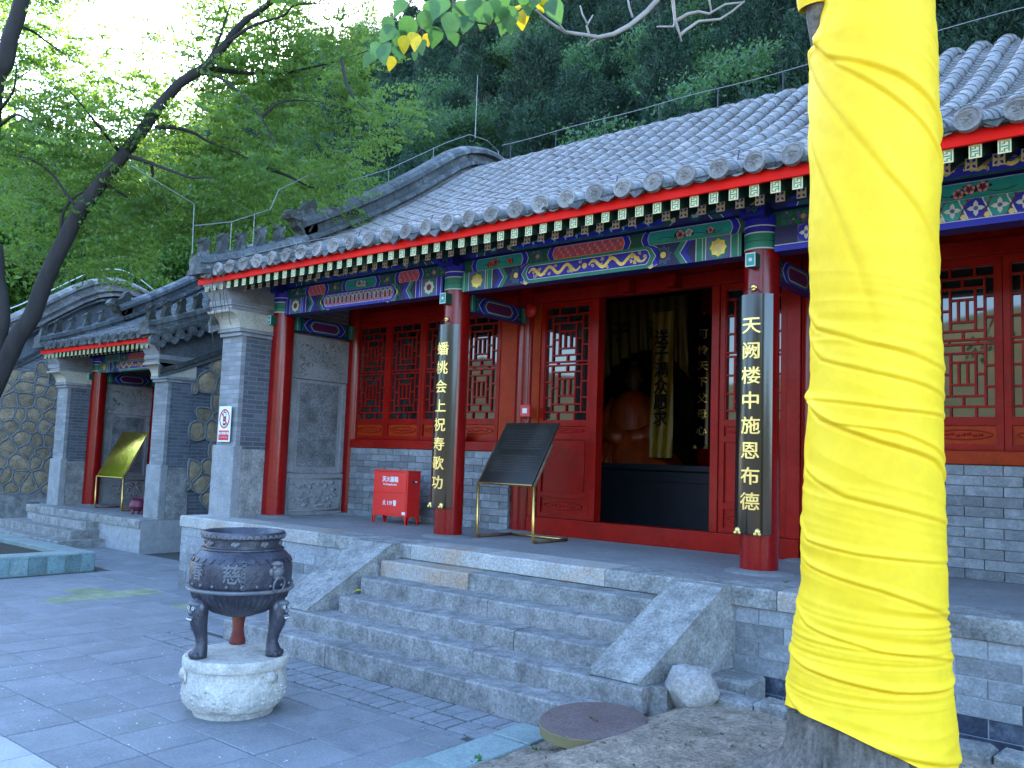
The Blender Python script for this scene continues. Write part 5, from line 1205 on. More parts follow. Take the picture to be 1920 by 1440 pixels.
# ------------------------------------------------------------------ round padded board and boulder
dc = onz(1113, 1347, -.70); ds = empty('round_board', (dc.x, dc.y, -.772)); ds.rotation_euler = (RAD(4.5), RAD(-1), 0); tag(ds, 'round board with faded maroon top and brass rim lying by the bottom step', 'round board')
MB().lathe([(.0, .07), (.30, .072), (.325, .069), (.33, .06)], n=56, fn=lambda r, z, a: r * (1 + (.012 * noise.noise(Vector((a * 6, z, 0))) if r > .31 else 0))).build('top', 'felt', ds, 'auto')
MB().lathe([(.327, .062), (.333, .060), (.333, .0), (.31, -.003), (0, -.003)], n=56).build('rim', 'brass_dull', ds, 'auto')
MB().tube([(-.03, .01, .076), (0, .0, .08), (.05, -.03, .076)], .007, 5).build('strap', 'rust_tube', ds, True)
rc = Vector((3.92, -1.78, bed_z(3.92, -1.78))); rk = MB(); n, m = 44, 30; rr_ = random.Random(8); ROCKP = [(Vector(c).normalized(), l) for c, l in (((.45, -.86, .15), .115), ((-.7, -.6, .3), .13), ((.1, -.3, 1), .10), ((.9, .1, .5), .14), ((-.9, .3, .4), .15), ((-.3, -.7, -.5), .13), ((.6, -.3, .8), .125), ((.8, -.5, -.3), .14))]
for i in range(m + 1):
    th = math.pi * i / m
    for k in range(n):
        a = 2 * math.pi * k / n; d = Vector((math.sin(th) * math.cos(a), math.sin(th) * math.sin(a), math.cos(th)))
        q = 1 + .30 * noise.noise(d * 1.5 + Vector((3.1, 1, 2))) + .12 * noise.noise(d * 4) + .03 * noise.noise(d * 11)
        p = Vector((d.x * .20 * q, d.y * .17 * q, d.z * .165 * q)); p.z = min(p.z, .115 + .03 * noise.noise(d * 3)); 
        for c0, lim in ROCKP:
            e = p.dot(c0)
            if e > lim: p -= c0 * (e - lim) * .93
        p *= 1 + .02 * noise.noise(d * 9)
        rk.v.append(tuple(p + Vector((0, 0, .11))))
rk.f = [(i * n + k, (i + 1) * n + k, (i + 1) * n + (k + 1) % n, i * n + (k + 1) % n) for i in range(m) for k in range(n)]
tag(rk.build('boulder', 'rock', None, 'auto', loc=rc), 'pale rough boulder lying beside the right side slab of the stairs', 'boulder')
# ------------------------------------------------------------------ inside the hall
at_ = empty('altar', (1.0, 3.3, 0)); tag(at_, 'long black altar table just inside the open door', 'altar')
MB().box(-1.9, 1.9, -.3, .35, 0, .80).build('body', 'altar', at_, bevel=.01); MB().box(-1.95, 1.95, -.36, .4, .80, .88).build('top', 'altar', at_, bevel=.01); MB().box(-1.95, 1.95, -.33, -.30, .66, .70).build('moulding', 'altar', at_)
sp = Vector((-.28, 4.3, .62)); su = empty('robed_statue', sp); su.rotation_euler = (0, 0, RAD(18)); tag(su, 'seated statue in a shiny orange robe behind the altar', 'statue')
def robe(r, z, a): return r * (1 + (.05 * math.sin(11 * a + z * 4) + .04 * math.sin(5 * a + 1 + z * 3)) * max(0, 1 - z / 1.2)) * (1 + .12 * math.cos(a - .3) * max(0, 1 - z))
MB().lathe([(.78, 0), (.74, .12), (.66, .30), (.55, .46), (.45, .62), (.38, .85), (.36, 1.05), (.31, 1.20), (.18, 1.32), (.085, 1.38)], n=80, fn=robe).build('robe', 'robe', su, True)
sl_ = MB()
for s in (-1, 1): sl_.tube([(s * .27, .0, 1.22), (s * .37, -.06, 1.0), (s * .38, -.16, .80), (s * .24, -.34, .66), (s * .02, -.42, .62)], [.10, .11, .12, .13, .13], 14)
sl_.build('sleeves', 'robe', su, True)
dp = MB()
for k in range(9): t_ = k / 8; dp.tube([(-.30 + .6 * t_, -.40 + .1 * abs(t_ - .5), .56), (-.34 + .7 * t_, -.60 + .2 * abs(t_ - .5), .30), (-.42 + .85 * t_, -.72 + .25 * abs(t_ - .5), .02)], [.05, .045, .05], 7)
dp.build('drapery', 'robe', su, True)
hdm = MB(); hdm.lathe([(.0, 1.34), (.075, 1.36), (.075, 1.42), (.105, 1.47), (.125, 1.56), (.12, 1.65), (.08, 1.72), (0, 1.75)], n=20); hdm.blob((0, -.125, 1.55), (.018, .025, .03)); [hdm.blob((s * .125, 0, 1.54), (.02, .03, .05)) for s in (-1, 1)]; hdm.build('head', 'skin_paint', su, True)
hr = MB(); hr.blob((0, .03, 1.66), (.13, .13, .12)); hr.blob((0, .02, 1.80), (.08, .08, .08)); [hr.blob((s * .045, -.115, 1.58), (.018, .012, .007)) for s in (-1, 1)]; hr.build('hair', 'hair_black', su, True)
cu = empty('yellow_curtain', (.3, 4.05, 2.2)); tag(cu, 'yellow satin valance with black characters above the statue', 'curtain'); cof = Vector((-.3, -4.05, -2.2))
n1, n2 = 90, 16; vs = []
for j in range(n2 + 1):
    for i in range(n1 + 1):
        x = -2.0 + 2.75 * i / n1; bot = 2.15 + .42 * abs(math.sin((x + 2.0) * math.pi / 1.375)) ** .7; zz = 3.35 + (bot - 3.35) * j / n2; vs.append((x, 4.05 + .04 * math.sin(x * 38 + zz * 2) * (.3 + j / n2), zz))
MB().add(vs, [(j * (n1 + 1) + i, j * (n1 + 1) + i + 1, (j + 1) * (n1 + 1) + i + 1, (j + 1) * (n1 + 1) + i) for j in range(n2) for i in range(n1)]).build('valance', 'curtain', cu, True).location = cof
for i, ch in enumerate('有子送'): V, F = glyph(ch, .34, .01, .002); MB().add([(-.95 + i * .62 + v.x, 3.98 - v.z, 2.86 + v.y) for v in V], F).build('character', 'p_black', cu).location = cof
bn = empty('hanging_banner', (.42, 3.95, 2)); tag(bn, 'long yellow banner with black characters hanging beside the statue', 'banner'); bof = Vector((-.42, -3.95, -2))
vs = []
for j in range(31):
    for i in range(13): vs.append((.25 + .36 * i / 12, 3.92 + .018 * math.sin(i * 1.3 + j * .2), 3.1 - 2.12 * j / 30))
MB().add(vs, [(j * 13 + i, j * 13 + i + 1, (j + 1) * 13 + i + 1, (j + 1) * 13 + i) for j in range(30) for i in range(12)]).build('cloth', 'banner', bn, True).location = bof
for i, ch in enumerate('送子满众愿求'): V, F = glyph(ch, .24, .015, .002); MB().add([(.43 + v.x, 3.885 - v.z, 2.72 - i * .235 + v.y) for v in V], F).build('character', 'p_black', bn).location = bof
icx = .62; ic = empty('inner_column', (icx, 5.0, 0)); tag(ic, 'dim red column inside the hall carrying a narrow board', 'column')
MB().lathe([(.16, 0), (.155, 5)], n=24).build('shaft', 'lacquer_col', ic, True)
plaque(icx, '可怜天下父母心', 'narrow black board with gold characters seen through the open door', R=.19, z0=1.15, z1=3.15, y=5.0, size=.17)
# ------------------------------------------------------------------ yellow-wrapped tree
TB = Vector((5.30, -2.85, bed_z(5.3, -2.85))); TD = pix(TB)[2]
LE = [(-140, 1552), (0, 1546), (50, 1533), (90, 1521), (300, 1520), (560, 1517), (700, 1519), (800, 1513), (950, 1505), (1100, 1499), (1210, 1486), (1320, 1478), (1440, 1470)]
RE = [(-140, 1746), (0, 1748), (130, 1753), (380, 1757), (600, 1755), (700, 1764), (950, 1765), (1150, 1768), (1250, 1774), (1340, 1785), (1440, 1788)]
def ipl(T, y):
    for a, b in zip(T, T[1:]):
        if y <= b[0]: return a[1] + (b[1] - a[1]) * max(0, (y - a[0]) / (b[0] - a[0]))
    return T[-1][1]
S_T = [(-140, 2.0), (80, 1.6), (200, 1.0), (420, .8), (560, .5), (680, .30), (760, .42), (900, .60), (1020, .48), (1120, .36), (1190, .14), (1300, .06), (1350, .22), (1440, .36)]
A_T = [(-140, 6), (100, 4.5), (300, 3.2), (450, 2.6), (560, 2.4), (700, 2.6), (800, 2.8), (900, 2.6), (1000, 2.8), (1100, 4), (1200, 5.5), (1300, 5.5), (1440, 4)]
F_T = [(-140, 40), (100, 40), (400, 60), (700, 40), (900, 44), (1050, 40), (1120, 40), (1200, 36), (1300, 26), (1440, 30)]
CRE = [((1552, 62), (1590, 130), (1660, 190), (1720, 250), (1757, 330), 5.5, 9), ((1556, 70), (1600, 150), (1670, 250), (1720, 320), (1757, 400), 4.5, 7), ((1538, 743), (1580, 790), (1640, 830), (1700, 860), (1768, 925), 6.5, 8), ((1538, 743), (1600, 800), (1660, 815), (1720, 850), (1768, 890), 4, 6), ((1500, 1225), (1560, 1245), (1650, 1262), (1720, 1262), (1775, 1245), 7, 7), ((1500, 1120), (1560, 1170), (1640, 1195), (1700, 1205), (1770, 1232), 4.5, 6),
       ((1480, 1262), (1530, 1310), (1600, 1345), (1700, 1385), (1780, 1405), 5.5, 8), ((1502, 1020), (1560, 1060), (1640, 1090), (1710, 1130), (1768, 1160), 4, 6), ((1508, 960), (1560, 1015), (1620, 1030), (1700, 1040), (1766, 1046), 4, 6), ((1545, 20), (1548, 62), (1540, 120), (1530, 300), (1528, 420), 4, 9), ((1525, 130), (1560, 260), (1600, 400), (1625, 520), (1640, 620), 4, 10), ((1545, 100), (1600, 230), (1650, 360), (1700, 460), (1757, 560), 3.5, 9), ((1519, 560), (1570, 620), (1630, 655), (1700, 690), (1764, 705), 4, 8), ((1519, 600), (1580, 680), (1640, 710), (1700, 735), (1764, 760), 3.5, 7), ((1515, 790), (1550, 880), (1610, 930), (1690, 960), (1766, 985), 4, 8), ((1540, 748), (1600, 760), (1660, 775), (1720, 780), (1766, 790), 3.5, 6), ((1600, -60), (1590, 20), (1575, 80), (1560, 90), (1552, 70), 5, 8)]
rows_n = 560; thv = np.concatenate([np.linspace(-RAD(112), RAD(112), 236), np.linspace(RAD(112), RAD(248), 34)[1:-1] - 0]); thv = np.array([t if t <= math.pi else t - 2 * math.pi for t in thv]); cols_n = len(thv)
CRE = [(*c, min(p[1] for p in c[:5]) - 40, max(p[1] for p in c[:5]) + 40) for c in CRE]
camdir = (Vector((CAMP.x, CAMP.y, 0)) - Vector((TB.x, TB.y, 0))).normalized(); rgt = Vector((-camdir.y, camdir.x, 0))
if (MCAM @ Vector((1, 0, 0))).dot(rgt) < 0: rgt = -rgt
Vc = np.zeros((rows_n + 1, cols_n, 3)); 
def smooth_noise(x, y, s): return noise.noise(Vector((x, y, s)))
for j in range(rows_n + 1):
    for i, th in enumerate(thv):
        s_ = math.sin(th); bot = 1398 + 56 * s_ - 46 * math.cos(th)
        y = -140 + (bot + 140) * j / rows_n
        l, r = ipl(LE, y), ipl(RE, y); cx, hw = (l + r) / 2, (r - l) / 2
        px = cx + hw * th / (math.pi / 2) * .82 if abs(th) < math.pi / 2 else cx + hw * math.copysign(1.64 - abs(th) / (math.pi / 2) * .82, th)
        m_ = ipl(S_T, y); q = y - m_ * (px - 1520); f_ = ipl(F_T, y)
        wq = q + 16 * smooth_noise(px / 140, y / 90, 11.); n1_ = smooth_noise(wq / f_, px / 260, 1.3); n2_ = smooth_noise(wq / (f_ * .75), px / 220, 7.7)
        dsp = 5 * smooth_noise(px / 110, y / 170, 21) + ipl(A_T, y) * ((1 - abs(n1_) * 2.2) * .8 + .35 * n2_) * (0.15 + 1.3 * max(0, .35 + smooth_noise(px / 130, y / 120, 3)))
        if math.cos(th) > -.3:
            for cr in CRE:
                pts, amp, wd = cr[:5], cr[5], cr[6]
                if cr[7] < y < cr[8]:
                    best = None
                    for si, (a, b) in enumerate(zip(pts, pts[1:])):
                        dx, dy = b[0] - a[0], b[1] - a[1]; L2 = dx * dx + dy * dy; t = ((px - a[0]) * dx + (y - a[1]) * dy) / L2; tc_ = min(1, max(0, t))
                        ex, ey = px - a[0] - tc_ * dx, y - a[1] - tc_ * dy; e2 = math.hypot(ex, ey)
                        if best is None or e2 < best[0]: best = (e2, math.copysign(e2, ex * dy - ey * dx), (si + tc_) / 4)
                    dd, al_ = best[1], best[2]; fade = math.sin(math.pi * min(1, max(0, .12 + .84 * al_))) ** .7
                    dsp += amp * fade * (math.exp(-((dd - wd * .5) / wd) ** 2) - .9 * math.exp(-((dd + wd * .45) / (wd * .45)) ** 2))
        if j > rows_n - 40: dsp += 6 * ((j - rows_n + 40) / 40) ** 2
        k = TD / FPX; c = at(cx, y, TD); rad = (hw + dsp * .9 - 7) * k
        p = Vector((c.x, c.y, c.z)) + (camdir * math.cos(th) + rgt * s_) * rad
        Vc[j, i] = p
Fc = np.array([(j * cols_n + i, j * cols_n + (i + 1) % cols_n, (j + 1) * cols_n + (i + 1) % cols_n, (j + 1) * cols_n + i) for j in range(rows_n) for i in range(cols_n)])
yc = np_mesh('yellow_cloth', Vc.reshape(-1, 3), Fc[:, ::-1], 'cloth', None, True); tag(yc, 'bright yellow cloth wound round the big tree trunk at the right', 'cloth')
wt = empty('wrapped_tree', TB); tag(wt, 'large tree wrapped in yellow cloth with overhanging leafy branch', 'tree')
def trunk_r(z, a):
    h = z - TB.z; b = .312; fl = .35 * math.exp(-max(0, h) / .13); lob = 1 + .22 * math.sin(5 * a + .7) * math.exp(-max(0, h) / .25) + .05 * math.sin(11 * a + h * 4)
    return (b + fl * lob) * (1 + .025 * noise.noise(Vector((math.cos(a) * 6, math.sin(a) * 6, z * 2))) + .13 * (abs(noise.noise(Vector((math.cos(a) * 13, math.sin(a) * 13, z * 2.2)))) - .25) + .07 * abs(noise.noise(Vector((math.cos(a) * 31, math.sin(a) * 31, z * 6)))))
tk = MB(); zs = [TB.z - .12 + .0175 * i for i in range(52)] + [.9, 1.4, 2.0, 2.6, 3.2, 4.0, 4.8]; n = 240
for z in zs:
    y_ = 1440 - (z - TB.z) * 380; h_ = z - TB.z
    for k in range(n):
        a = 2 * math.pi * k / n; r = trunk_r(z, a) * (1 if h_ < .42 else .78 if z < 3 else .6); 
        cxx = at(ipl(LE, y_) / 2 + ipl(RE, y_) / 2, max(-140, min(1440, y_)), TD); tk.v.append((cxx.x + r * math.cos(a) - TB.x, cxx.y + r * math.sin(a) - TB.y, z - TB.z))
tk.f = [(i * n + k, i * n + (k + 1) % n, (i + 1) * n + (k + 1) % n, (i + 1) * n + k) for i in range(len(zs) - 1) for k in range(n)]
tk.build('trunk', 'bark', wt, True)
def rel(p): return tuple(Vector(p) - TB)
MB().tube([rel(at(1590, 240, TD + .12)), rel(at(1556, 120, TD + .1)), rel(at(1536, 40, TD + .08)), rel(at(1518, -60, TD + .06)), rel(at(1500, -220, TD))], [.10, .07, .055, .05, .05], 14).build('stem', 'bark', wt, True)
ct = MB().tube([at(1523, 14, TD + .07), at(1521, 4, TD + .07), at(1516, -60, TD + .06), at(1502, -200, TD)], [.062, .064, .062, .06], 26, False).build('yellow_cloth', 'cloth', None, True); tag(ct, 'short end of yellow cloth round the thin stem at the top edge', 'cloth')
# limbs, bare twigs and the hanging branch with big leaves
MB().tube([rel(TB + Vector((0, 0, 4.6))), rel((4.9, -3.2, 5.0)), rel((4.4, -3.6, 5.0)), rel(at(1250, -300, 4.1)), rel(at(1000, -170, 4.0)), rel(at(860, -60, 3.9))], [.16, .12, .09, .05, .025, .012], 10).build('branch', 'bark', wt, True)
def twig(path, d, r0, r1, m='twig_pale'):
    n_ = len(path); MB().tube([rel(at(x, y, d + .03 * math.sin(i))) for i, (x, y) in enumerate(path)], [r0 + (r1 - r0) * i / (n_ - 1) for i in range(n_)], 7).build('twig', m, wt, True)
twig([(1260, -60), (1232, 0), (1212, 22), (1180, 48), (1150, 64), (1122, 70), (1100, 66), (1060, 60), (1040, 48), (1018, 32), (1005, 18)], 4.0, .014, .005)
twig([(1122, 70), (1108, 78), (1100, 86)], 4.0, .006, .003); twig([(1104, 64), (1100, 48), (1112, 28)], 4.0, .007, .003); twig([(1101, 45), (1092, 26), (1088, 10)], 4.0, .005, .003); twig([(1186, 32), (1180, 14), (1176, -10)], 4.0, .006, .004); twig([(1060, 60), (1045, 40)], 4.0, .005, .003)
twig([(1250, -40), (1262, 0), (1266, 40), (1262, 50), (1232, 50)], 4.0, .010, .004); twig([(1266, 38), (1274, 62), (1278, 78)], 4.0, .007, .003); twig([(1266, 40), (1290, 26), (1310, 22), (1330, 26), (1360, 8), (1394, 4)], 4.05, .009, .004); twig([(1276, 66), (1284, 58), (1310, 40), (1350, 36), (1372, 22), (1396, 2)], 4.05, .008, .004); twig([(1340, -30), (1330, 0), (1334, 24)], 4.05, .007, .004)
twig([(860, -60), (850, 10), (820, 30), (800, 50), (770, 70), (745, 90)], 3.9, .010, .004, 'twig_brown'); twig([(850, 10), (880, 40), (920, 46), (960, 30), (1000, 0)], 3.9, .007, .003, 'twig_brown'); twig([(800, 50), (830, 58), (880, 62), (930, 50)], 3.9, .005, .002, 'twig_brown')
def leaf_mesh():
    out = [(0, 0), (.22, .06), (.36, .22), (.38, .40), (.30, .60), (.16, .82), (.03, 1.0), (-.03, 1.0), (-.16, .82), (-.30, .60), (-.38, .40), (-.36, .22), (-.22, .06)]
    vs = [(x, y, .10 * abs(x) + .10 * math.sin(y * 2.4) - .12 * y * y) for x, y in out] + [(0, y, .10 * math.sin(y * 2.4) - .12 * y * y - .02) for y in (.15, .4, .65, .88)]
    fs = [(0, 1, 13), (1, 2, 13), (2, 3, 14, 13), (3, 4, 15, 14), (4, 5, 16, 15), (5, 6, 16), (6, 7, 16), (7, 8, 16), (8, 9, 15, 16), (9, 10, 14, 15), (10, 11, 13, 14), (11, 12, 13), (12, 0, 13)]
    return MB().add(vs, fs).mesh('leaf', True)
LM = leaf_mesh(); LM.materials.append(MATS['leaf_big']); LMY = LM.copy(); LMY.materials.clear(); LMY.materials.append(MATS['leaf_yellow'])
def big_leaf(px, py, tip, L, d, yel=False, roll=0.):
    "leaf hanging from photo point (px,py) towards direction tip (degrees clockwise from straight down)"
    o = bpy.data.objects.new('leaf', LMY if yel else LM); a = RAD(tip)
    yv = (MCAM @ Vector((math.sin(a) * -1, -math.cos(a), random.uniform(-.5, .3)))).normalized(); zv = (MCAM @ Vector((random.uniform(-.5, .5) + roll, random.uniform(-.2, .5), 1))).normalized()
    xv = yv.cross(zv).normalized(); zv = xv.cross(yv); R_ = Matrix((xv, yv, zv)).transposed().to_4x4(); o.matrix_world = Matrix.Translation(at(px, py, d) - TB) @ R_ @ Matrix.Scale(L, 4); put(o, wt)
for (x, y, t, L, yl) in ((715, 80, 25, .12, 0), (722, 82, -5, .13, 0), (740, 50, 40, .13, 0), (752, 55, 0, .14, 0), (760, 66, 8, .10, 1), (775, 60, -10, .11, 1), (735, 105, 15, .085, 1), (790, 75, 0, .10, 0), (770, 30, 30, .15, 0), (790, 20, -20, .13, 0), (800, 62, -8, .075, 1), (820, 50, 20, .12, 0), (845, 22, 10, .15, 0), (830, -10, 15, .16, 0), (860, 0, -10, .15, 0), (880, 30, 10, .12, 0), (880, -5, -25, .14, 0), (905, 25, 0, .10, 0), (920, 0, 10, .14, 0), (940, 12, -5, .13, 0), (955, 10, 5, .15, 0), (965, 12, -25, .13, 1), (975, 12, -5, .13, 1), (950, 30, 20, .11, 0), (985, -15, -15, .14, 0), (1010, -10, -20, .10, 1), (1015, -10, -35, .15, 0), (1030, 0, -18, .15, 0), (700, 100, 30, .10, 0), (760, 0, 25, .12, 0), (730, 30, 10, .1, 0), (810, 0, 0, .13, 0), (900, -20, 15, .14, 0), (935, -20, -5, .15, 0), (1000, -25, 5, .14, 0), (850, 60, -15, .08, 0), (780, 95, 5, .06, 0), (745, 85, -15, .1, 0)): big_leaf(x, y, t + random.uniform(-8, 8), L * .80, 3.9 + random.uniform(-.15, .15), bool(yl))
for k in range(90):   # foliage of the same tree above the picture, seen only in the window panes
    p = Vector((random.uniform(4.6, 7.4), random.uniform(-4.2, -2.2), random.uniform(3.4, 4.6))); x_, y_, d_ = pix(p)
    if d_ > .4 and y_ > -40: continue
    o = bpy.data.objects.new('leaf', LM); o.rotation_euler = (random.uniform(0, 6), random.uniform(0, 6), random.uniform(0, 6)); o.location = p - TB; o.scale = (.16,) * 3; put(o, wt)
# ------------------------------------------------------------------ leafy crowns
def leaf_cloud(C, size, rng, asp=.45, down=.0, axis=None):
    "quads, one per leaf: diamond blades at centres C"
    n = len(C); d = rng.normal(size=(n, 3)); d[:, 2] -= down
    if axis is not None: d = d * .6 + axis
    d /= np.linalg.norm(d, axis=1)[:, None]; e = rng.normal(size=(n, 3)); e -= (e * d).sum(1)[:, None] * d; e /= np.linalg.norm(e, axis=1)[:, None]
    s = size * rng.uniform(.7, 1.35, n)[:, None]
    V = np.stack([C - d * s * .5, C + e * s * asp * .5 + d * s * .0, C + d * s * .5, C - e * s * asp * .5], 1).reshape(-1, 3)
    return V, np.arange(4 * n).reshape(-1, 4)
def crown_mesh(kind, seed):
    rng = np.random.default_rng(seed); cl = []; sticks = MB(); rnd = random.Random(seed)
    if kind == 'cone':      # cypress: upright feathery plumes
        H, R = 5.6, 1.55
        for k in range(230):
            t = rng.uniform(.04, 1) ** .8; a = rng.uniform(0, 6.28); r = R * (1 - t) ** .75 * rng.uniform(.55, 1.05) + .1; c = np.array([r * math.cos(a), r * math.sin(a), t * H]); up = np.array([math.cos(a) * .7, math.sin(a) * .7, .8])
            m = 62; u = rng.uniform(0, 1, m)[:, None]; q = c + up * u * .65 + rng.normal(size=(m, 3)) * .13 * (1.1 - u); cl.append((q, up))
        V, F = [], []; o = 0
        for q, up in cl:
            v, f = leaf_cloud(q, .15, rng, .28, 0, up * .9); V.append(v); F.append(f + o); o += len(v)
        sticks.tube([(0, 0, -.8), (.05, 0, 2), (0, .05, 5)], [.14, .10, .02], 7)
    else:
        R, Hc = 2.3, 2.6; V, F = [], []; o = 0; lobes = [(rng.normal(size=3) * np.array([1.0, 1.0, .6]) + np.array([0, 0, Hc + .3]), rng.uniform(.9, 1.5)) for _ in range(9)]
        sticks.tube([(0, 0, -.8), (.1, .05, 1), (0, 0, 2.2)], [.16, .12, .08], 7)
        for c, r in lobes:
            sticks.tube([(0, 0, 1.3), tuple(c * .6 + np.array([0, 0, .5])), tuple(c)], [.07, .045, .02], 5)
            for k in range(26):
                d = rng.normal(size=3); d /= np.linalg.norm(d); d[2] = abs(d[2]) * .9 if rng.random() < .6 else d[2]; p = c + d * r * rng.uniform(.55, 1.08); m = 52
                q = p + rng.normal(size=(m, 3)) * np.array([.26, .26, .13]); v, f = leaf_cloud(q, .125 if kind == 'round' else .15, rng, .5, .5); V.append(v); F.append(f + o); o += len(v)
    V = np.concatenate(V); F = np.concatenate(F); return V, F, sticks
PROTO = {}
for kind, mats_, seeds in (('cone', 'leaf_c', (1, 2, 3)), ('round', 'leaf_b', (4, 5, 6)), ('loose', 'leaf_a', (7, 8, 9))):
    for s in seeds:
        V, F, st_ = crown_mesh(kind, s); me = np_mesh('crown', V, F, mats_); bpy.data.objects.remove(me, do_unlink=False) if False else None
        cm = me.data; bpy.data.objects.remove(me); tm = st_.mesh('trunk', True); tm.materials.append(MATS['bark_dark']); PROTO.setdefault(kind, []).append((cm, tm))
def hill_tree(kind, x, y, sc, rng, label, group):
    cm, tm = rng.choice(PROTO[kind]); r = empty({'cone': 'cypress_tree', 'round': 'broadleaf_tree', 'loose': 'locust_tree'}[kind], (x, y, hill_z(x, y) - .05), rng.uniform(0, 6.28)); r.scale = (sc, sc, sc * rng.uniform(.9, 1.15)); tag(r, label, 'tree', group)
    put(bpy.data.objects.new('crown', cm), r); put(bpy.data.objects.new('trunk', tm), r)
rng_ = random.Random(12); placed = 0
LBL = {'cone': ('dark blue-green cypress on the slope behind the halls', 'cypresses on the wooded slope'), 'round': ('leafy green tree on the slope behind the halls', 'broadleaf trees on the wooded slope'), 'loose': ('pale green loose-leaved tree on the slope behind the halls', 'pale trees on the wooded slope')}
y = 10.2
while y < 52:
    st_ = 2.4 + .045 * (y - 10)
    x = -75.
    while x < 14:
        xx, yy = x + rng_.uniform(-.8, .8), y + rng_.uniform(-.7, .7); x += st_ * (1.05 if y < 30 else 1.3)
        z = hill_z(xx, yy); p = pix((xx, yy, z + 2.5))
        if p[2] < 5 or not (-260 < p[0] < 2150) or p[1] < -260: continue
        if p[0] < 720: kind = rng_.choice(('loose', 'round', 'round', 'loose', 'cone')) if p[0] < 640 else rng_.choice(('round', 'loose', 'cone'))
        elif p[0] < 1000: kind = rng_.choice(('cone', 'cone', 'round'))
        else: kind = rng_.choice(('cone', 'cone', 'cone', 'round'))
        if 90 < p[0] < 430 and p[1] < 170: continue          # gap in the woods where the sky shows
        hill_tree(kind, xx, yy, rng_.uniform(.8, 1.25), rng_, *LBL[kind]); placed += 1
    y += st_ * .92
for k, (x, y, s_) in enumerate(((-23, -2.2, 1.9), (-28, -8.5, 2.2))):   # trees left of the picture, mirrored in the gold board
    cm, tm = PROTO['loose'][k % 3]; r = empty('locust_tree', (x, y, -1.0), k); r.scale = (s_,) * 3; tag(r, ('tall', 'wide', 'old', 'young')[k] + ' locust tree beyond the left edge, reflected in the gold board', 'tree')
    put(bpy.data.objects.new('crown', cm), r); put(bpy.data.objects.new('trunk', tm), r)
for k, (px_, d_, s_) in enumerate(((-60, 28, 1.35), (20, 31, 1.4), (95, 28, 1.1), (160, 34, 1.3), (235, 31, 1.0), (310, 35, 1.05), (390, 31, 1.0), (60, 38, 1.6), (470, 33, 1.1))):   # taller trees close behind the left halls
    q_ = at(px_, 500, d_); kd = ('loose', 'round')[k % 2]; cm, tm = PROTO[kd][k % 3]; r = empty('tall_tree', (q_.x, q_.y, hill_z(q_.x, q_.y) - .2), k * 1.3); r.scale = (s_, s_, s_ * 1.1); tag(r, 'taller green tree rising close behind the left halls', 'tree', 'tall trees behind the left halls')
    for q, (cx_, cy_, cz_) in enumerate(((0, 0, 1.2), (1.3, .6, 3.0), (-1.2, -.5, 3.4), (.2, -.2, 5.0))):
        o = bpy.data.objects.new('crown', PROTO[kd][(k + q) % 3][0]); o.location = (cx_, cy_, cz_); o.rotation_euler = (0, 0, q * 1.7); put(o, r)
    MB().tube([(0, 0, 0), (.1, 0, 3), (0, .1, 6.5)], [.2, .14, .05], 7).build('stem', 'bark_dark', r, True); put(bpy.data.objects.new('trunk', tm), r)
print('hill trees', placed)
# ------------------------------------------------------------------ leaning locust tree at the left
LD = 12.7
lt_ = empty('leaning_tree', (-8.3, -2.9, -.72)); tag(lt_, 'dark leaning locust tree rooted in the planter at the left edge', 'tree'); LB = Vector((-8.3, -2.9, -.72))
def rl_(p): return tuple(Vector(p) - LB)
def limb(path, r0, r1, name='limb', dz=0., n=9):
    pts = [at(x, y, LD + dz * i / len(path)) for i, (x, y) in enumerate(path)]; f = []
    Q = [pts[0] * 2 - pts[1]] + pts + [pts[-1] * 2 - pts[-2]]
    def cr_(i, t):
        a, b, c, d = Q[i], Q[i + 1], Q[i + 2], Q[i + 3]; return .5 * (2 * b + (c - a) * t + (2 * a - 5 * b + 4 * c - d) * t * t + (3 * b - a - 3 * c + d) * t ** 3)
    for i in range(len(pts) - 1):
        for k in range(4): f.append(cr_(i, k / 4) + Vector((noise.noise(Vector((i, k * .3, r0 * 50))), noise.noise(Vector((i, k * .3, r0 * 90))), 0)) * r0 * .25)
    f.append(pts[-1]); m = len(f)
    MB().tube([rl_(p) for p in f], [r0 + (r1 - r0) * i / (m - 1) for i in range(m)], n).build(name, 'bark_dark', lt_, True); return f
TIPS = []
limb([(-150, 1030), (-110, 930), (-60, 830), (-15, 735), (20, 660), (62, 590), (100, 490), (150, 400), (200, 330), (238, 280)], .165, .092, 'trunk')
T2 = limb([(238, 280), (270, 240), (310, 185), (345, 150), (385, 125), (420, 85), (445, 52), (480, 25), (530, -15), (580, -60)], .092, .03)
limb([(-15, 740), (-4, 660), (6, 600), (-2, 520), (-6, 460)], .11, .08); limb([(-30, 480), (-10, 180), (8, 120), (22, 60), (40, 0), (48, -40)], .13, .10)
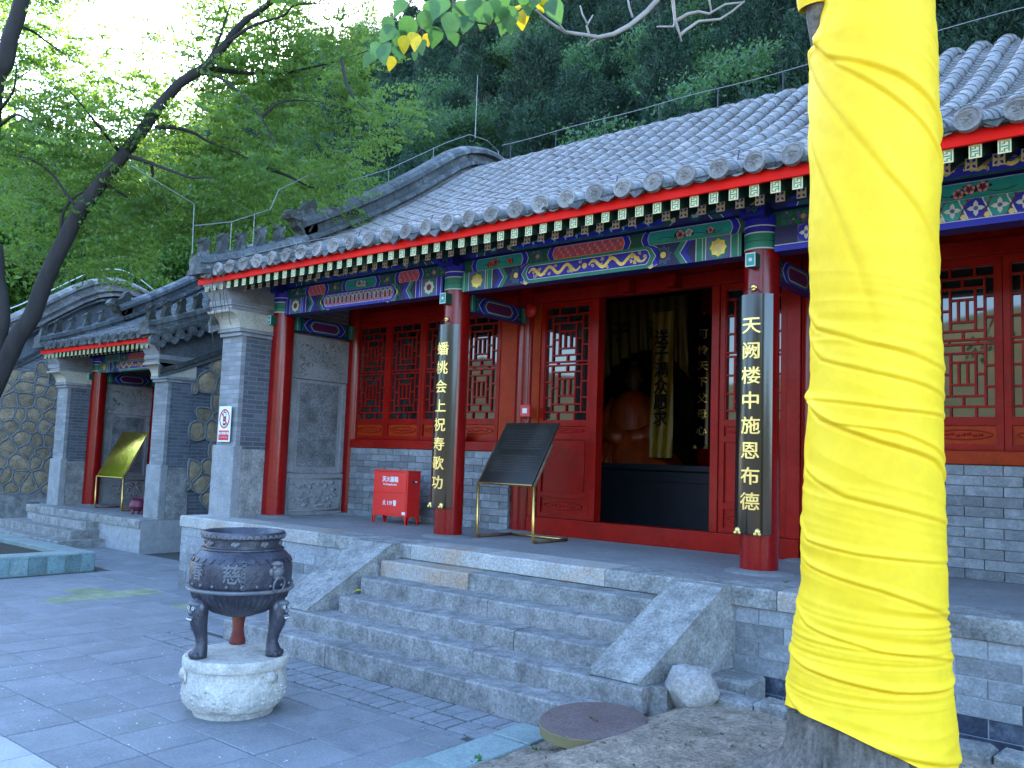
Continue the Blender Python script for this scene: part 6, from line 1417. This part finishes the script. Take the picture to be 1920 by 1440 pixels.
LB_ = [[(115, 440), (118, 400), (140, 370), (165, 355), (175, 350)], [(385, 125), (430, 134), (500, 138), (560, 132), (640, 112), (690, 95)], [(375, 135), (410, 145), (450, 175), (490, 220), (510, 260), (516, 275)], [(290, 240), (320, 238), (360, 248), (390, 265), (440, 285), (470, 300)], [(240, 292), (280, 305), (320, 320), (360, 333), (400, 332)], [(283, 305), (292, 350), (310, 380), (312, 400)], [(225, 285), (195, 250), (160, 205), (130, 170)], [(200, 345), (225, 362), (260, 382), (280, 382)], [(420, 85), (470, 50), (530, 30), (556, 8), (640, 8)], [(500, 315), (540, 330), (580, 350), (605, 352)], [(30, 48), (60, 58), (90, 80), (120, 100)], [(-5, 160), (30, 148), (60, 130)], [(0, 205), (25, 170), (32, 120)], [(0, 235), (30, 215), (60, 230), (80, 245)], [(385, 125), (410, 75), (425, 30), (440, -20)], [(490, 220), (530, 190), (600, 190)], [(640, 112), (655, 170), (690, 210)], [(150, 400), (100, 330), (60, 300), (20, 290)]]
for i, b in enumerate(LB_): f = limb(b, .028 if i not in (1, 3, 4) else .038, .007, 'branch', random.uniform(-1.6, 1.6), 6); TIPS += f[4:]
TIPS += T2[6:]
rngl = np.random.default_rng(3); cen = []
base = np.array([tuple(p) for p in TIPS])
# leaf sprays along the branches, plus sprays filling the crown between them
spr = [base[i % len(base)] + rngl.normal(size=3) * np.array([.35, .5, .28]) + np.array([-.35, .5, 0]) for i in range(420)]
for k in range(620):
    px_, py_ = rngl.uniform(-40, 700), rngl.uniform(-40, 520)
    if 120 < px_ < 400 and py_ < 160 and rngl.random() < .82: continue
    if px_ > 420 and py_ > 430: continue
    if px_ > 560 and rngl.random() < .5: continue
    if py_ > 420 and px_ > 330: continue
    spr.append(np.array(at(px_, py_, LD + rngl.uniform(.2, 3.6))))
for c in spr:
    a = rngl.uniform(0, 6.28); d = np.array([math.cos(a), math.sin(a), rngl.uniform(-.5, .1)]); 
    for q in range(5):
        a2 = a + rngl.uniform(-1.1, 1.1); d2 = np.array([math.cos(a2), math.sin(a2), rngl.uniform(-.55, .15)]); c0 = c + rngl.normal(size=3) * .10; t = np.linspace(.03, .34, 8)[:, None]; side = np.cross(d2, (0, 0, 1.)); side /= np.linalg.norm(side)
        cen.append(c0 + d2 * t + side * .035); cen.append(c0 + d2 * t - side * .035)
cen = np.concatenate(cen) + rngl.normal(size=(len(cen) * 8, 3)) * .008
V, F = leaf_cloud(cen, .072, rngl, .5, .3); cr = np_mesh('crown', V - np.array(LB), F, 'leaf_a', lt_)
# ------------------------------------------------------------------ small plants and fallen leaves
def sprig(x, y, z, n, L, label):
    r = empty('weed', (x, y, z)); tag(r, label, 'weed'); m = MB()
    for k in range(n):
        a = k * 2.4 + random.random(); e = random.uniform(.3, 1.1); p = Vector((math.cos(a) * math.cos(e), math.sin(a) * math.cos(e), math.sin(e))) * L; s = Vector((-math.sin(a), math.cos(a), 0)) * L * .22
        m.add([(0, 0, 0), tuple(p * .5 + s), tuple(p), tuple(p * .5 - s)], [(0, 1, 2, 3)])
    m.build('leaves', 'grass', r)
for (px_, py_, z, n, L, lab) in ((1170, 1270, -.60, 8, .07, 'small green weed at the foot of the right side slab'), (895, 1432, -.93, 8, .07, 'small weed at the kerb near the bottom edge'), (1005, 1412, -.94, 6, .06, 'small weed beside the kerb slab left of the round board'), (1056, 1388, -.93, 6, .05, 'yellowish weed under the rim of the round board'), (1240, 1328, -.86, 5, .05, 'tiny weed at the foot of the boulder'), (1462, 1345, -.72, 7, .07, 'bright green weed beside the tree roots'), (1225, 1436, -.86, 6, .06, 'low weed on the bare earth near the bottom edge')):
    p = onz(px_, py_, z); sprig(p.x, p.y, z - .005, n, L, lab)
for i, (px_, py_, z, yl, lab) in enumerate(((975, 1217, -4 * RH + .015, 1, 'crumpled yellow-green leaf lying on a stair tread'), (1222, 1388, -.84, 0, 'pale dry leaf on the earth right of the round board'), (1215, 1345, -.84, 0, 'pale dry leaf between the round board and the boulder'), (1475, 1095, .02, 0, 'dark leaf lying on the platform edge by the wrapped tree'), (662, 1112, -3 * RH + .012, 1, 'small orange leaf on an upper stair tread'), (1392, 1330, -.72, 0, 'green leaf on the earth by the edging stones'))):
    p = onz(px_, py_, z); o = bpy.data.objects.new('fallen_leaf', LMY if yl else LM); o.location = (p.x, p.y, z + .01); o.rotation_euler = (.3, .2, i * 1.3); o.scale = (.09, .09, .09); put(o); tag(o, lab, 'leaf')
lit = MB(); rl2 = random.Random(31)
for k in range(420):   # dry leaf litter and twig bits on the bare earth
    x, y = rl2.uniform(3.3, 7.0), rl2.uniform(-4.8, -1.75); z = bed_z(x, y) + .004; a = rl2.uniform(0, 6.28); L = rl2.uniform(.008, .03); w = L * rl2.uniform(.12, .4); c, s_ = math.cos(a), math.sin(a)
    lit.add([(x - c * L, y - s_ * L, z), (x - s_ * w, y + c * w, z + .004), (x + c * L, y + s_ * L, z + rl2.uniform(0, .008)), (x + s_ * w, y - c * w, z + .004)], [(0, 1, 2, 3)])
tag(lit.build('leaf_litter', 'twig_brown', None), 'dry leaf litter and twig bits on the bare earth round the wrapped tree', 'leaf litter', kind='stuff')
p = onz(1112, 1250, -4 * RH); sr = MB()
for k in range(6): a = k * .5; sr.tube([(0, .01 * k, .006), (.05 * math.cos(a), .05 * math.sin(a), .01)], .004, 5)
tag(sr.build('firecracker_scrap', 'alarm_red', None, loc=(p.x, p.y, -4 * RH)), 'scrap of red firecracker paper on the step by the side slab', 'litter')
sc_ = MB(); rs_ = random.Random(17)
for k in range(150):   # tiny white paper flecks on the paving
    x, y = rs_.gauss(.6, 1.5), rs_.gauss(-4.0, .6); a = rs_.uniform(0, 6.28); L = rs_.uniform(.004, .012)
    if x > 2.9 or (x - PC.x) ** 2 + (y - PC.y) ** 2 < .2: continue
    sc_.add([(x + L * math.cos(a + q), y + L * math.sin(a + q) * .6, GZ + .004 + .001 * (q > 3)) for q in (0, 1.7, 3.1, 4.5)], [(0, 1, 2, 3)])
tag(sc_.build('paper_scraps', 'white_paint', None), 'tiny white paper flecks scattered on the paving round the burner', 'litter', kind='stuff')
bpy.data.objects.remove(_to)

for o in bpy.data.objects:
    if o.parent and o.name.split('.')[0] in ('relief', 'lettering', 'fret_band', 'petal_band', 'studs', 'teeth', 'neck_relief', 'vents', 'toes', 'raised_beads'): o['kind'] = 'stuff'
